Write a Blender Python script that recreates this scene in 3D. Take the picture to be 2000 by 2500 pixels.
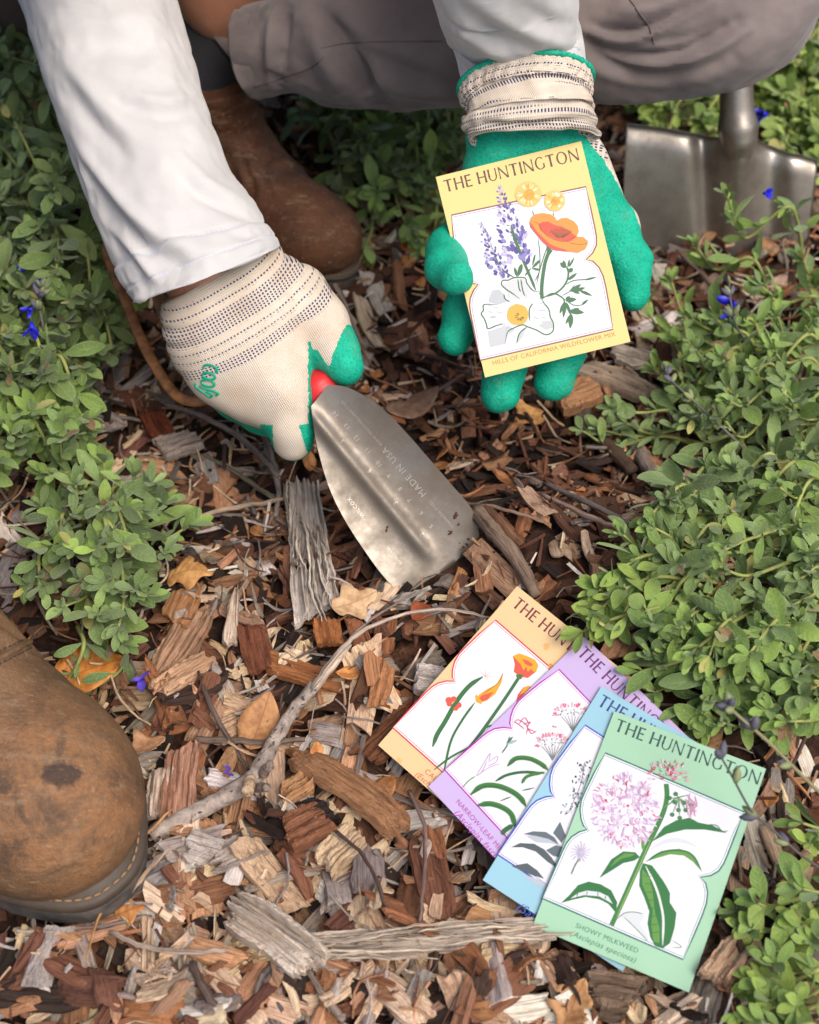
import bpy, math, random
import numpy as np
from mathutils import Vector, Matrix

R = math.radians
rng = np.random.default_rng(7)
random.seed(7)
for o in list(bpy.data.objects):
    bpy.data.objects.remove(o)
scene = bpy.context.scene

# ------------------------------------------------------------------ camera
PITCH = R(50); FPX = 2500 * 50 / 36.0
CAM = np.array([0.0, -0.562, 0.67])
FWD = np.array([0.0, math.cos(PITCH), -math.sin(PITCH)])
UPV = np.array([0.0, math.sin(PITCH), math.cos(PITCH)])
RGT = np.array([1.0, 0.0, 0.0])
cam_d = bpy.data.cameras.new('camera'); cam = bpy.data.objects.new('camera', cam_d)
scene.collection.objects.link(cam); scene.camera = cam
cam_d.sensor_fit = 'VERTICAL'; cam_d.sensor_height = 36; cam_d.sensor_width = 36; cam_d.lens = 50
cam_d.clip_start = 0.01; cam_d.clip_end = 400
cam.location = CAM; cam.rotation_euler = (R(90) - PITCH, 0, 0)
cam_d.dof.use_dof = True; cam_d.dof.focus_distance = 0.765; cam_d.dof.aperture_fstop = 8.0

# ------------------------------------------------------------------ light
SUN_EL, SUN_AZ = R(58), R(138)          # azimuth measured from +Y clockwise
w = bpy.data.worlds.new('World'); scene.world = w; w.use_nodes = True
nt = w.node_tree; nt.nodes.clear()
sky = nt.nodes.new('ShaderNodeTexSky'); sky.sky_type = 'NISHITA'; sky.sun_disc = False
sky.sun_elevation = SUN_EL; sky.sun_rotation = SUN_AZ
sky.air_density = 1.0; sky.dust_density = 4.0; sky.ozone_density = 0.6
bgn = nt.nodes.new('ShaderNodeBackground'); bgn.inputs['Strength'].default_value = 0.15
wo = nt.nodes.new('ShaderNodeOutputWorld')
nt.links.new(sky.outputs[0], bgn.inputs[0]); nt.links.new(bgn.outputs[0], wo.inputs[0])
sd = bpy.data.lights.new('sun', 'SUN'); sd.energy = 2.3; sd.angle = R(38); sd.color = (1.0, 0.935, 0.86)
sun = bpy.data.objects.new('sun', sd); scene.collection.objects.link(sun)
sv = Vector((math.sin(SUN_AZ) * math.cos(SUN_EL), math.cos(SUN_AZ) * math.cos(SUN_EL), math.sin(SUN_EL)))
sun.rotation_euler = sv.to_track_quat('Z', 'Y').to_euler()
scene.view_settings.view_transform = 'Standard'; scene.view_settings.look = 'None'
scene.view_settings.gamma = 1.0; scene.view_settings.use_curve_mapping = False
scene.view_settings.exposure = 0.32

# ------------------------------------------------------------------ helpers
def ray(px, py):
    return FWD + (px - 1000) / FPX * RGT - (py - 1250) / FPX * UPV
def G(px, py, z=0.0):                   # point of the photograph at height z
    d = ray(px, py); return CAM + d * ((z - CAM[2]) / d[2])
def D(px, py, dep):                     # point of the photograph at depth dep
    return CAM + ray(px, py) * dep
def depth_of(p):
    return float(np.dot(np.asarray(p) - CAM, FWD))
def to_px(p):
    v = np.asarray(p) - CAM; d = v @ FWD
    return np.stack([1000 + FPX * (v @ RGT) / d, 1250 - FPX * (v @ UPV) / d], -1)
def unit(v):
    v = np.asarray(v, float); return v / (np.linalg.norm(v) + 1e-12)
def s2l(r, g, b, k=1.0):
    o = []
    for c in (r, g, b):
        c /= 255.0
        o.append((c / 12.92 if c <= 0.04045 else ((c + 0.055) / 1.055) ** 2.4) * k)
    return tuple(o)

# the fanned packets lean on a low heap of mulch: their plane
PACK_N = unit([-.14, -math.sin(R(20)), math.cos(R(20))]); PACK_P = G(1450, 1900, .040)
def pack_plane_z(x, y): return PACK_P[2] - ((x - PACK_P[0]) * PACK_N[0] + (y - PACK_P[1]) * PACK_N[1]) / PACK_N[2]

def world_off(parent):
    off = np.zeros(3)
    while parent is not None:
        off += np.array(parent.location); parent = parent.parent
    return off
def tag(o, label=None, cat=None, group=None, kind=None):
    if label: o['label'] = label
    if cat: o['category'] = cat
    if group: o['group'] = group
    if kind: o['kind'] = kind
    return o
def thing(name, loc, label, cat, group=None):
    o = bpy.data.objects.new(name, None); scene.collection.objects.link(o)
    o.empty_display_size = 0.02; o.location = tuple(loc)
    return tag(o, label, cat, group)
def mk(name, V, F, m, parent=None, attrs=None, smooth=False, base=None, mi=None):
    """one mesh object; V in world space; F = array, or list of arrays / index lists"""
    V = np.asarray(V, float)
    if parent is not None: off = world_off(parent)
    else:
        off = np.asarray(base, float) if base is not None else np.array([V[:, 0].mean(), V[:, 1].mean(), V[:, 2].min()])
    me = bpy.data.meshes.new(name)
    if isinstance(F, np.ndarray): Fl = [F]
    elif len(F) and isinstance(F[0], np.ndarray) and F[0].ndim == 2: Fl = F
    else: Fl = None
    if Fl is None:
        tot = np.array([len(f) for f in F], np.int32); li = np.concatenate([np.asarray(f, np.int32) for f in F])
    else:
        tot = np.concatenate([np.full(len(f), f.shape[1], np.int32) for f in Fl]); li = np.concatenate([f.reshape(-1) for f in Fl]).astype(np.int32)
    st = np.zeros(len(tot), np.int32); st[1:] = np.cumsum(tot)[:-1]
    me.vertices.add(len(V)); me.vertices.foreach_set('co', (V - off).astype(np.float32).ravel())
    me.loops.add(len(li)); me.loops.foreach_set('vertex_index', li)
    me.polygons.add(len(tot)); me.polygons.foreach_set('loop_start', st); me.polygons.foreach_set('loop_total', tot)
    if smooth: me.polygons.foreach_set('use_smooth', np.ones(len(tot), bool))
    else: me.polygons.foreach_set('use_smooth', np.zeros(len(tot), bool))
    ms = m if isinstance(m, (list, tuple)) else [m]
    for x in ms: me.materials.append(x)
    if mi is not None: me.polygons.foreach_set('material_index', np.asarray(mi, np.int32))
    for k, a in (attrs or {}).items():
        a = np.asarray(a, np.float32)
        if a.ndim == 1:
            me.attributes.new(k, 'FLOAT', 'POINT').data.foreach_set('value', a)
        elif a.shape[1] == 3:
            me.attributes.new(k, 'FLOAT_VECTOR', 'POINT').data.foreach_set('vector', a.ravel())
        else:
            me.attributes.new(k, 'FLOAT_COLOR', 'POINT').data.foreach_set('color', a.ravel())
    me.update(); me.validate()
    o = bpy.data.objects.new(name, me); scene.collection.objects.link(o)
    if parent is not None: o.parent = parent
    else: o.location = tuple(off)
    return o
class Acc:
    """collects pieces (verts, quads/tris, attributes) into one mesh"""
    def __init__(s): s.V = []; s.F4 = []; s.F3 = []; s.A = {}; s.n = 0
    def add(s, V, F4=None, F3=None, **at):
        s.V.append(V)
        if F4 is not None and len(F4): s.F4.append(np.asarray(F4) + s.n)
        if F3 is not None and len(F3): s.F3.append(np.asarray(F3) + s.n)
        for k, a in at.items():
            a = np.asarray(a, float)
            if a.ndim <= 1 and len(np.atleast_1d(a)) in (3, 4) and len(V) != len(np.atleast_1d(a)): a = np.tile(a, (len(V), 1))
            elif a.ndim == 0: a = np.full(len(V), float(a))
            s.A.setdefault(k, []).append(a)
        s.n += len(V)
    def build(s, name, m, parent=None, smooth=False, base=None):
        F = []
        if s.F4: F.append(np.concatenate(s.F4))
        if s.F3: F.append(np.concatenate(s.F3))
        return mk(name, np.concatenate(s.V), F, m, parent, {k: np.concatenate(a) for k, a in s.A.items()}, smooth, base)

def grid_faces(nu, nv, closed_v=False, off=0):
    i = np.arange(nu - 1)[:, None]; j = np.arange(nv if closed_v else nv - 1)[None, :]
    j2 = (j + 1) % nv
    a = i * nv + j; b = i * nv + j2; c = (i + 1) * nv + j2; d = (i + 1) * nv + j
    return np.stack([a + 0 * b, b, c, d], -1).reshape(-1, 4) + off
def frames(P):
    """parallel-transport frames along polyline P"""
    P = np.asarray(P, float); T = np.gradient(P, axis=0); T /= np.linalg.norm(T, axis=1)[:, None] + 1e-12
    n = np.cross(T[0], [0, 0, 1.0]);
    if np.linalg.norm(n) < 1e-3: n = np.cross(T[0], [1.0, 0, 0])
    n = unit(n); Ns = []
    for t in T:
        n = unit(n - t * np.dot(n, t)); Ns.append(n)
    Ns = np.array(Ns); return T, Ns, np.cross(T, Ns)
def tube(P, rad, k=8, cap=True):
    P = np.asarray(P, float); n = len(P); rad = np.broadcast_to(np.asarray(rad, float), (n,))
    T, A, B = frames(P); th = np.arange(k) / k * 2 * np.pi
    V = P[:, None] + rad[:, None, None] * (np.cos(th)[None, :, None] * A[:, None] + np.sin(th)[None, :, None] * B[:, None])
    V = V.reshape(-1, 3); F4 = grid_faces(n, k, True); F3 = []
    if cap:
        V = np.vstack([V, P[0], P[-1]]); c0, c1 = n * k, n * k + 1
        for j in range(k):
            F3.append([c0, (j + 1) % k, j]); F3.append([c1, (n - 1) * k + j, (n - 1) * k + (j + 1) % k])
    return V, F4, np.array(F3).reshape(-1, 3) if F3 else None
def smooth_path(pts, n):
    """Catmull-Rom through pts, n samples"""
    P = np.asarray(pts, float); m = len(P)
    if m == 2: return P[0] + (P[1] - P[0]) * np.linspace(0, 1, n)[:, None]
    E = np.vstack([2 * P[0] - P[1], P, 2 * P[-1] - P[-2]])
    t = np.linspace(0, m - 1 - 1e-9, n); i = t.astype(int); f = (t - i)[:, None]
    p0, p1, p2, p3 = E[i], E[i + 1], E[i + 2], E[i + 3]
    return 0.5 * (2 * p1 + (p2 - p0) * f + (2 * p0 - 5 * p1 + 4 * p2 - p3) * f**2 + (3 * p1 - p0 - 3 * p2 + p3) * f**3)

def vnoise(P, scale, seed=0):
    """cheap value noise on points P (n,d) -> -1..1"""
    P = np.asarray(P, float) * scale; d = P.shape[1]
    i = np.floor(P).astype(np.int64); f = P - i; f = f * f * (3 - 2 * f); out = 0
    for c in range(2 ** d):
        wgt = 1.0; h = np.full(len(P), seed * 7919 + 12345, np.int64)
        for a in range(d):
            b = (c >> a) & 1
            wgt = wgt * (f[:, a] if b else 1 - f[:, a])
            h = (h * 1103515245 + (i[:, a] + b) * [374761393, 668265263, 2147483647][a]) & 0x7fffffff
            h = (h ^ (h >> 13)) * 1274126177 & 0x7fffffff
        out = out + wgt * ((h & 0xffff) / 32767.5 - 1)
    return out

# ------------------------------------------------------------------ material helper
class Mat:
    def __init__(s, name):
        s.m = bpy.data.materials.new(name); s.m.use_nodes = True; s.t = s.m.node_tree; s.t.nodes.clear()
        s.out = s.t.nodes.new('ShaderNodeOutputMaterial')
    def node(s, typ, ins=None, **kw):
        n = s.t.nodes.new(typ)
        for k, v in kw.items(): setattr(n, k, v)
        for k, v in (ins or {}).items():
            if v is None: continue
            sock = n.inputs[k]
            if isinstance(v, bpy.types.NodeSocket): s.t.links.new(v, sock)
            else:
                if isinstance(v, (tuple, list)) and len(v) == 3 and sock.type == 'RGBA': v = tuple(v) + (1,)
                sock.default_value = v
        return n
    def attr(s, name, out='Color'): return s.node('ShaderNodeAttribute', attribute_name=name).outputs[out]
    def coord(s, o='Object'): return s.node('ShaderNodeTexCoord').outputs[o]
    def map(s, vec, scale=(1, 1, 1), loc=(0, 0, 0), rot=(0, 0, 0)):
        return s.node('ShaderNodeMapping', {'Vector': vec, 'Scale': scale, 'Location': loc, 'Rotation': rot}).outputs[0]
    def noise(s, vec, scale=5, detail=4, rough=.55, dist=0, out=0):
        return s.node('ShaderNodeTexNoise', {'Vector': vec, 'Scale': scale, 'Detail': detail, 'Roughness': rough, 'Distortion': dist}).outputs[out]
    def voro(s, vec, scale=5, feature='F1', out='Distance'):
        return s.node('ShaderNodeTexVoronoi', {'Vector': vec, 'Scale': scale}, feature=feature).outputs[out]
    def ramp(s, fac, stops):
        n = s.node('ShaderNodeValToRGB', {'Fac': fac}); e = n.color_ramp.elements
        while len(e) < len(stops): e.new(0.5)
        for el, (p, c) in zip(e, stops):
            el.position = p; el.color = (c, c, c, 1) if isinstance(c, (int, float)) else tuple(c)[:3] + (1,)
        return n.outputs[0]
    def mix(s, fac, a, b, blend='MIX'):
        n = s.node('ShaderNodeMix', data_type='RGBA', blend_type=blend)
        for sock, v in ((n.inputs[0], fac), (n.inputs[6], a), (n.inputs[7], b)):
            if isinstance(v, bpy.types.NodeSocket): s.t.links.new(v, sock)
            elif isinstance(v, (tuple, list)): sock.default_value = tuple(v)[:3] + (1,)
            else: sock.default_value = v if sock.type != 'RGBA' else (v, v, v, 1)
        return n.outputs[2]
    def math(s, op, a, b=0.0, c=0.0):
        n = s.node('ShaderNodeMath', operation=op)
        for i, v in enumerate((a, b, c)):
            if isinstance(v, bpy.types.NodeSocket): s.t.links.new(v, n.inputs[i])
            else: n.inputs[i].default_value = v
        return n.outputs[0]
    def sep(s, v): return s.node('ShaderNodeSeparateXYZ', {0: v}).outputs
    def bump(s, h, strength=.5, dist=.001, normal=None):
        return s.node('ShaderNodeBump', {'Height': h, 'Strength': strength, 'Distance': dist, 'Normal': normal}).outputs[0]
    def bsdf(s, col, rough=.6, metal=0, normal=None, spec=None, **kw):
        ins = {'Base Color': col, 'Roughness': rough, 'Metallic': metal, 'Normal': normal}
        if spec is not None: ins['Specular IOR Level'] = spec
        ins.update(kw)
        n = s.node('ShaderNodeBsdfPrincipled', ins); s.t.links.new(n.outputs[0], s.out.inputs[0]); s.b = n
        return s.m
def flat_mat(name, col, rough=.6, **kw):
    return Mat(name).bsdf(col, rough, **kw)

# ------------------------------------------------------------------ implicit surfaces (for hands, boots, trousers)
def smin(a, b, k):
    h = np.clip(0.5 + 0.5 * (b - a) / k, 0, 1); return b + (a - b) * h - k * h * (1 - h)
def s_cone(P, a, b, r1, r2):
    a = np.asarray(a, float); b = np.asarray(b, float); ab = b - a; L = np.dot(ab, ab)
    t = np.clip(((P - a) @ ab) / L, 0, 1); q = P - a - t[..., None] * ab
    return np.sqrt((q * q).sum(-1)) - (r1 + (r2 - r1) * t)
def s_ell(P, c, r, M=None):
    q = P - np.asarray(c, float)
    if M is not None: q = q @ M           # columns of M = axes
    r = np.asarray(r, float); k = np.sqrt(((q / r) ** 2).sum(-1)); return (k - 1) * r.min()
def s_poly2(X, Y, poly):
    """2-D signed distance (inside negative) to a polygon"""
    p = np.asarray(poly, float); n = len(p); d = np.full(X.shape, 1e18); s = np.ones(X.shape)
    for i in range(n):
        j = i - 1; e = p[j] - p[i]; wx = X - p[i, 0]; wy = Y - p[i, 1]
        t = np.clip((wx * e[0] + wy * e[1]) / (e @ e + 1e-18), 0, 1)
        bx = wx - e[0] * t; by = wy - e[1] * t; d = np.minimum(d, bx * bx + by * by)
        c1 = Y >= p[i, 1]; c2 = Y < p[j, 1]; c3 = e[0] * wy > e[1] * wx
        fl = (c1 & c2 & c3) | (~c1 & ~c2 & ~c3); s = np.where(fl, -s, s)
    return s * np.sqrt(d)
def surface_nets(f, lo, hi, h):
    """isosurface f=0 of a vectorised function on a box; returns verts, quads"""
    n = np.maximum(((np.asarray(hi) - lo) / h).astype(int) + 1, 3)
    ax = [lo[i] + h * np.arange(n[i]) for i in range(3)]
    X, Y, Z = np.meshgrid(*ax, indexing='ij'); S = f(np.stack([X, Y, Z], -1)).astype(np.float32)
    ins = S < 0; cnt = np.zeros(np.array(ins.shape) - 1, np.int8)
    acc = np.zeros(cnt.shape + (3,), np.float32); ne = np.zeros(cnt.shape, np.float32)
    sh = cnt.shape
    def corner(a, dx, dy, dz): return a[dx:dx + sh[0], dy:dy + sh[1], dz:dz + sh[2]]
    cs = [(0,0,0),(1,0,0),(0,1,0),(1,1,0),(0,0,1),(1,0,1),(0,1,1),(1,1,1)]
    for i in range(8):
        for j in range(i + 1, 8):
            df = [abs(cs[i][k] - cs[j][k]) for k in range(3)]
            if sum(df) != 1: continue
            a = corner(S, *cs[i]); b = corner(S, *cs[j]); m = (a < 0) != (b < 0)
            t = np.where(m, a / np.where(m, a - b, 1), 0)
            for k in range(3):
                acc[..., k] += np.where(m, cs[i][k] + t * (cs[j][k] - cs[i][k]), 0)
            ne += m
    act = ne > 0; idx = np.full(sh, -1, np.int64); idx[act] = np.arange(act.sum())
    cell = np.argwhere(act); V = np.asarray(lo) + h * (cell + acc[act] / ne[act][:, None])
    Q = []
    for a in range(3):
        b, c = (a + 1) % 3, (a + 2) % 3
        sl0 = [slice(None)] * 3; sl1 = [slice(None)] * 3; sl0[a] = slice(0, -1); sl1[a] = slice(1, None)
        s0 = ins[tuple(sl0)]; s1 = ins[tuple(sl1)]; e = np.argwhere(s0 != s1)
        e = e[(e[:, b] > 0) & (e[:, c] > 0) & (e[:, b] < n[b] - 1) & (e[:, c] < n[c] - 1)]
        fl = s0[tuple(e.T)]
        def at(db, dc):
            q = e.copy(); q[:, b] += db; q[:, c] += dc; return idx[tuple(q.T)]
        quad = np.stack([at(-1, -1), at(0, -1), at(0, 0), at(-1, 0)], -1)
        quad[~fl] = quad[~fl][:, ::-1]; Q.append(quad)
    return V, np.concatenate(Q)
def relax(V, F, it=2, k=.5):
    E = np.concatenate([F[:, [0, 1]], F[:, [1, 2]], F[:, [2, 3]], F[:, [3, 0]]]); E = np.concatenate([E, E[:, ::-1]])
    for _ in range(it):
        s = np.zeros_like(V); c = np.zeros(len(V)); np.add.at(s, E[:, 0], V[E[:, 1]]); np.add.at(c, E[:, 0], 1)
        V = V + k * (s / np.maximum(c, 1)[:, None] - V)
    return V
# ================================================================== the mulch bed
def mulch_material(name, grain=1.0):
    M = Mat(name); lc = M.attr('lc', 'Vector'); tint = M.attr('tint')
    g = M.noise(M.map(lc, (28, 620, 620)), 1, 5, .65, .15)
    g2 = M.noise(M.map(lc, (70, 2200, 2200)), 1, 3, .6)
    mo = M.noise(lc, 190, 4, .6)
    gr = M.ramp(g, [(.30, .26), (.45, .86), (.72, 1.15)])
    c = M.mix(1.0, tint, gr, 'MULTIPLY')
    c = M.mix(M.ramp(g2, [(.40, .55), (.60, 0)]), c, M.mix(1.0, c, (.42, .34, .30), 'MULTIPLY'))
    c = M.mix(M.ramp(mo, [(.52, 0), (.68, .45)]), c, M.mix(1.0, c, (.62, .47, .36), 'MULTIPLY'))
    h = M.math('ADD', M.math('MULTIPLY', g, 1.0), M.math('MULTIPLY', g2, .45))
    return M.bsdf(c, .82, normal=M.bump(h, .9, .0011), spec=.25)
MULCH = mulch_material('mulch_wood')

M_ = Mat('soil'); co = M_.coord()
n1 = M_.noise(co, 55, 6, .7); n2 = M_.voro(M_.map(co, (1, 1, 1)), 90)
col = M_.ramp(n1, [(.3, s2l(26, 17, 13)), (.5, s2l(52, 34, 25)), (.68, s2l(92, 62, 44))])
SOIL = M_.bsdf(col, .9, normal=M_.bump(M_.math('ADD', n1, n2), 1.0, .006), spec=.2)

def ground_z(x, y):
    """relief of the bed: the heap under the packets, the scrape at the trowel"""
    c0, c1 = G(1400, 1880, .02), G(1330, 1560, .04)
    q = np.hypot((x - (c0[0] + c1[0]) / 2) / .125, (y - (c0[1] + c1[1]) / 2) / .135)
    win = np.clip(1.7 - q, 0, 1); win = win * win * (3 - 2 * win)
    z = np.clip(pack_plane_z(x, y) - .026, -.002, .055) * win
    d = G(1020, 1450); z = z - .018 * np.exp(-(((x - d[0]) / .045) ** 2 + ((y - d[1]) / .035) ** 2))
    xy = np.stack([np.ravel(x), np.ravel(y)], -1); z = z + .0060 * vnoise(xy, 42, 8).reshape(np.shape(x)) + .004 * vnoise(xy, 15, 9).reshape(np.shape(x))
    return z
# ground sheet to the horizon, finer near the scene
gx = np.concatenate([[-80, -20, -6, -2.2], np.linspace(-1.1, 1.1, 60), [2.2, 6, 20, 80]])
gy = np.concatenate([[-60, -15, -4, -1.6], np.linspace(-.9, 1.7, 66), [3, 7, 22, 90]])
GX, GY = np.meshgrid(gx, gy, indexing='ij')
nz = ground_z(GX.ravel(), GY.ravel()) + vnoise(np.stack([GX.ravel(), GY.ravel()], -1), 14, 3) * .0035 * (np.abs(GX.ravel()) < 1.2) - .004
o = mk('ground', np.stack([GX.ravel(), GY.ravel(), nz], -1), grid_faces(len(gx), len(gy))[:, ::-1], SOIL, base=(0, 0, 0), smooth=True)
tag(o, kind='structure')

# ---- chip shapes
def _sm(a, k):
    for _ in range(k): a = np.convolve(np.r_[a[0], a, a[-1]], [.25, .5, .25], 'valid')
    return a
def chip(L, W, T, r, ragged=.5, curl=0.0, nx=None, ny=None, taper=0.0, wav=.5):
    """a split of wood: grain along x, torn ends, ridges that follow the grain"""
    nx = nx or max(5, min(14, int(L / .0035))); ny = ny or max(3, min(7, int(W / .003) + 1))
    u = np.linspace(-1, 1, nx)[:, None]; v = np.linspace(-1, 1, ny)[None, :]; ks = max(0, ny // 5)
    asp = min(1.0, 1.6 * W / L)
    e0 = _sm(r.normal(0, .16 * ragged, ny), ks) * asp + r.normal(0, .05 * ragged, ny) * asp; e1 = _sm(r.normal(0, .16 * ragged, ny), ks) * asp + r.normal(0, .05 * ragged, ny) * asp
    sl0, sl1 = r.normal(0, .22 * ragged, 2) * asp
    x = u * (1 + np.where(u > 0, e1[None] + sl1 * v, e0[None] + sl0 * v) * np.abs(u) ** 2)
    wl = 1 + _sm(r.normal(0, .07, nx), nx // 6)[:, None] - taper * (u * .5 + .5) - .10 * ragged * np.abs(u) ** 4
    y = v * wl + _sm(r.normal(0, .06 * wav, nx), nx // 5)[:, None] + .18 * wav * math.sin(r.uniform(0, 6)) * u ** 2
    row = r.normal(0, .30, ny)[None, :]; ph = r.uniform(0, 6.3, ny)[None, :]
    zt = .5 + row * .5 + .10 * np.sin(u * r.uniform(1.5, 4) + ph) + r.normal(0, .05 * min(1, 8 / nx), (nx, ny))
    edge = np.maximum(np.abs(u) ** 6 * .45, np.abs(v) ** 6 * .25); zt = zt - edge * r.uniform(.2, 1, (nx, ny))
    zb = -.5 + .2 * row + edge * .4 + r.normal(0, .04, (nx, ny))
    X = x * L / 2; Y = y * W / 2
    bend = curl * (X / (L / 2)) ** 2 * L * .12 + r.normal(0, .03) * Y * X / W
    ben2 = -abs(curl) * .35 * (Y / (W / 2)) ** 2 * W * .25
    top = np.stack([X, Y, zt * T + bend + ben2], -1).reshape(-1, 3); bot = np.stack([X, Y, zb * T + bend + ben2], -1).reshape(-1, 3)
    n = nx * ny; V = np.vstack([top, bot]); F = [grid_faces(nx, ny)[:, ::-1], grid_faces(nx, ny, off=n)]
    i = np.arange(nx - 1); a = i * ny; F.append(np.stack([a, a + ny, a + ny + n, a + n], -1))
    a = i * ny + ny - 1; F.append(np.stack([a + ny, a, a + n, a + ny + n], -1))
    j = np.arange(ny - 1); F.append(np.stack([j + 1, j, j + n, j + 1 + n], -1))
    a = (nx - 1) * ny + j; F.append(np.stack([a, a + 1, a + 1 + n, a + n], -1))
    return V, np.concatenate(F)[:, ::-1]
def leaf_litter(L, r, lobes=0):
    nx, ny = 15, 7; u = np.linspace(0, 1, nx); v = np.linspace(-1, 1, ny)
    wd = np.sin(np.pi * np.clip(u, 0, 1) ** .85) ** .75 * .34
    if lobes: wd = wd * (1 + .33 * np.cos(u * np.pi * 2 * lobes)) * (1 + r.normal(0, .06, nx))
    wd = np.maximum(wd, .015); curl = r.normal(0, .30); roll = r.normal(.25, .3); tw = r.normal(0, .5)
    X = np.repeat(u[:, None] - .5, ny, 1) * L; Y = wd[:, None] * v[None] * L
    Z = curl * (X / L) ** 2 * L * 1.6 + roll * (Y / (.34 * L)) ** 2 * L * .22 + tw * X * Y / L + r.normal(0, .006, (nx, ny)) * L
    top = np.stack([X, Y, Z], -1).reshape(-1, 3); bot = top - [0, 0, .0004]; n = nx * ny
    F = [grid_faces(nx, ny), grid_faces(nx, ny, off=n)[:, ::-1]]
    j = np.arange(nx - 1) * ny
    F.append(np.stack([j, j + ny, j + ny + n, j + n], -1)); j = j + ny - 1
    F.append(np.stack([j + ny, j, j + n, j + ny + n], -1))
    return np.vstack([top, bot]), np.concatenate(F)
def twig_shape(L, rad, r, k=6, bendy=.08, knots=True):
    n = max(6, int(L / .006)); t = np.linspace(-.5, .5, n); a, b = r.normal(0, bendy, 2)
    P = np.stack([t * L, (a * (t * 2) ** 2 + b * np.sin(t * 7 + r.uniform(0, 6)) * .35) * L * .5 + r.normal(0, .012, n) * L * .2, r.normal(0, .004, n) * L], -1)
    rr = rad * (1 - .35 * (t + .5)) * (1 + r.normal(0, .07, n))
    return tube(P, rr, k)

PAL = {
 'pale': [(200, 168, 132), (210, 180, 146), (188, 152, 116), (204, 172, 132)],
 'white': [(206, 196, 184), (216, 205, 192), (196, 182, 168)],
 'grey': [(150, 138, 128), (166, 154, 143), (132, 120, 110), (146, 128, 112)],
 'tan': [(168, 116, 78), (180, 128, 88), (156, 104, 68), (164, 122, 90)],
 'orange': [(160, 98, 58), (170, 108, 64), (150, 90, 52)],
 'brown': [(110, 66, 42), (124, 76, 50), (98, 60, 42), (134, 88, 60)],
 'dark': [(54, 38, 30), (64, 44, 34), (44, 32, 27)],
 'red': [(118, 70, 50), (130, 78, 54), (104, 60, 44)],
 'twig': [(120, 106, 96), (104, 90, 80), (136, 120, 108), (88, 68, 56)],
}
def pcol(kind, r, k=1.22):
    c = np.array(PAL[kind][r.integers(len(PAL[kind]))], float); c = c + (c.mean() - c) * .22; c = s2l(*c, k); j = r.normal(1, .10)
    return np.array([c[0] * j, c[1] * j * r.normal(1, .03), c[2] * j * r.normal(1, .05), 1.0])

HX0, HX1, HY0, HY1, HC = -.80, .80, -.60, 1.25, .003
_hx, _hy = np.meshgrid(HX0 + HC * (np.arange(int((HX1 - HX0) / HC)) + .5), HY0 + HC * (np.arange(int((HY1 - HY0) / HC)) + .5), indexing='ij')
HM = ground_z(_hx, _hy)
def hat(x, y):
    i = min(max(int((x - HX0) / HC), 0), HM.shape[0] - 1); j = min(max(int((y - HY0) / HC), 0), HM.shape[1] - 1); return HM[i, j]
def hmean(x, y, rad):
    i = int((x - HX0) / HC); j = int((y - HY0) / HC); k = max(1, int(rad / HC))
    return float(HM[max(i - k, 0):i + k + 1, max(j - k, 0):j + k + 1].mean())
def hmax(x, y, rad):
    i = int((x - HX0) / HC); j = int((y - HY0) / HC); k = max(1, int(rad / HC))
    return float(HM[max(i - k, 0):i + k + 1, max(j - k, 0):j + k + 1].max())
def settle(x, y, yaw, L, W, T, r, stamp=True, maxt=.5, jit=.12, sink=.35):
    """rest an L x W piece on what already lies there: rotation matrix + centre"""
    c, s = math.cos(yaw), math.sin(yaw); a = .36
    h = lambda dx, dy: hat(x + c * dx - s * dy, y + s * dx + c * dy)
    hf, hb, hl, hr, h0 = h(L * a, 0), h(-L * a, 0), h(0, W * a), h(0, -W * a), h(0, 0)
    p = np.clip(math.atan2(hf - hb, 2 * a * L), -maxt, maxt) + r.normal(0, jit)
    q = np.clip(math.atan2(hl - hr, 2 * a * W), -maxt, maxt) + r.normal(0, jit)
    z = max((hf + hb) / 2, h0 * .8, (hl + hr) / 2 * .8) + T * (.5 - sink) + .0003
    Mx = (Matrix.Rotation(yaw, 3, 'Z') @ Matrix.Rotation(-p, 3, 'Y') @ Matrix.Rotation(q, 3, 'X'))
    if stamp:
        e = (L + W) / 2
        i0, i1 = int((x - e - HX0) / HC), int((x + e - HX0) / HC) + 1; j0, j1 = int((y - e - HY0) / HC), int((y + e - HY0) / HC) + 1
        i0 = max(i0, 0); j0 = max(j0, 0); sub = HM[i0:i1, j0:j1]
        if sub.size:
            I, J = np.meshgrid(HX0 + (np.arange(i0, i0 + sub.shape[0]) + .5) * HC - x, HY0 + (np.arange(j0, j0 + sub.shape[1]) + .5) * HC - y, indexing='ij')
            u = c * I + s * J; v = -s * I + c * J
            m = (np.abs(u) < L * .46) & (np.abs(v) < W * .46)
            np.maximum(sub, np.where(m, z + T * .4 + u * math.tan(p) + v * math.tan(q), -1), out=sub)
    return np.array(Mx), np.array([x, y, z])
def put(V, Mx, c): return V @ Mx.T + c

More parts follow.
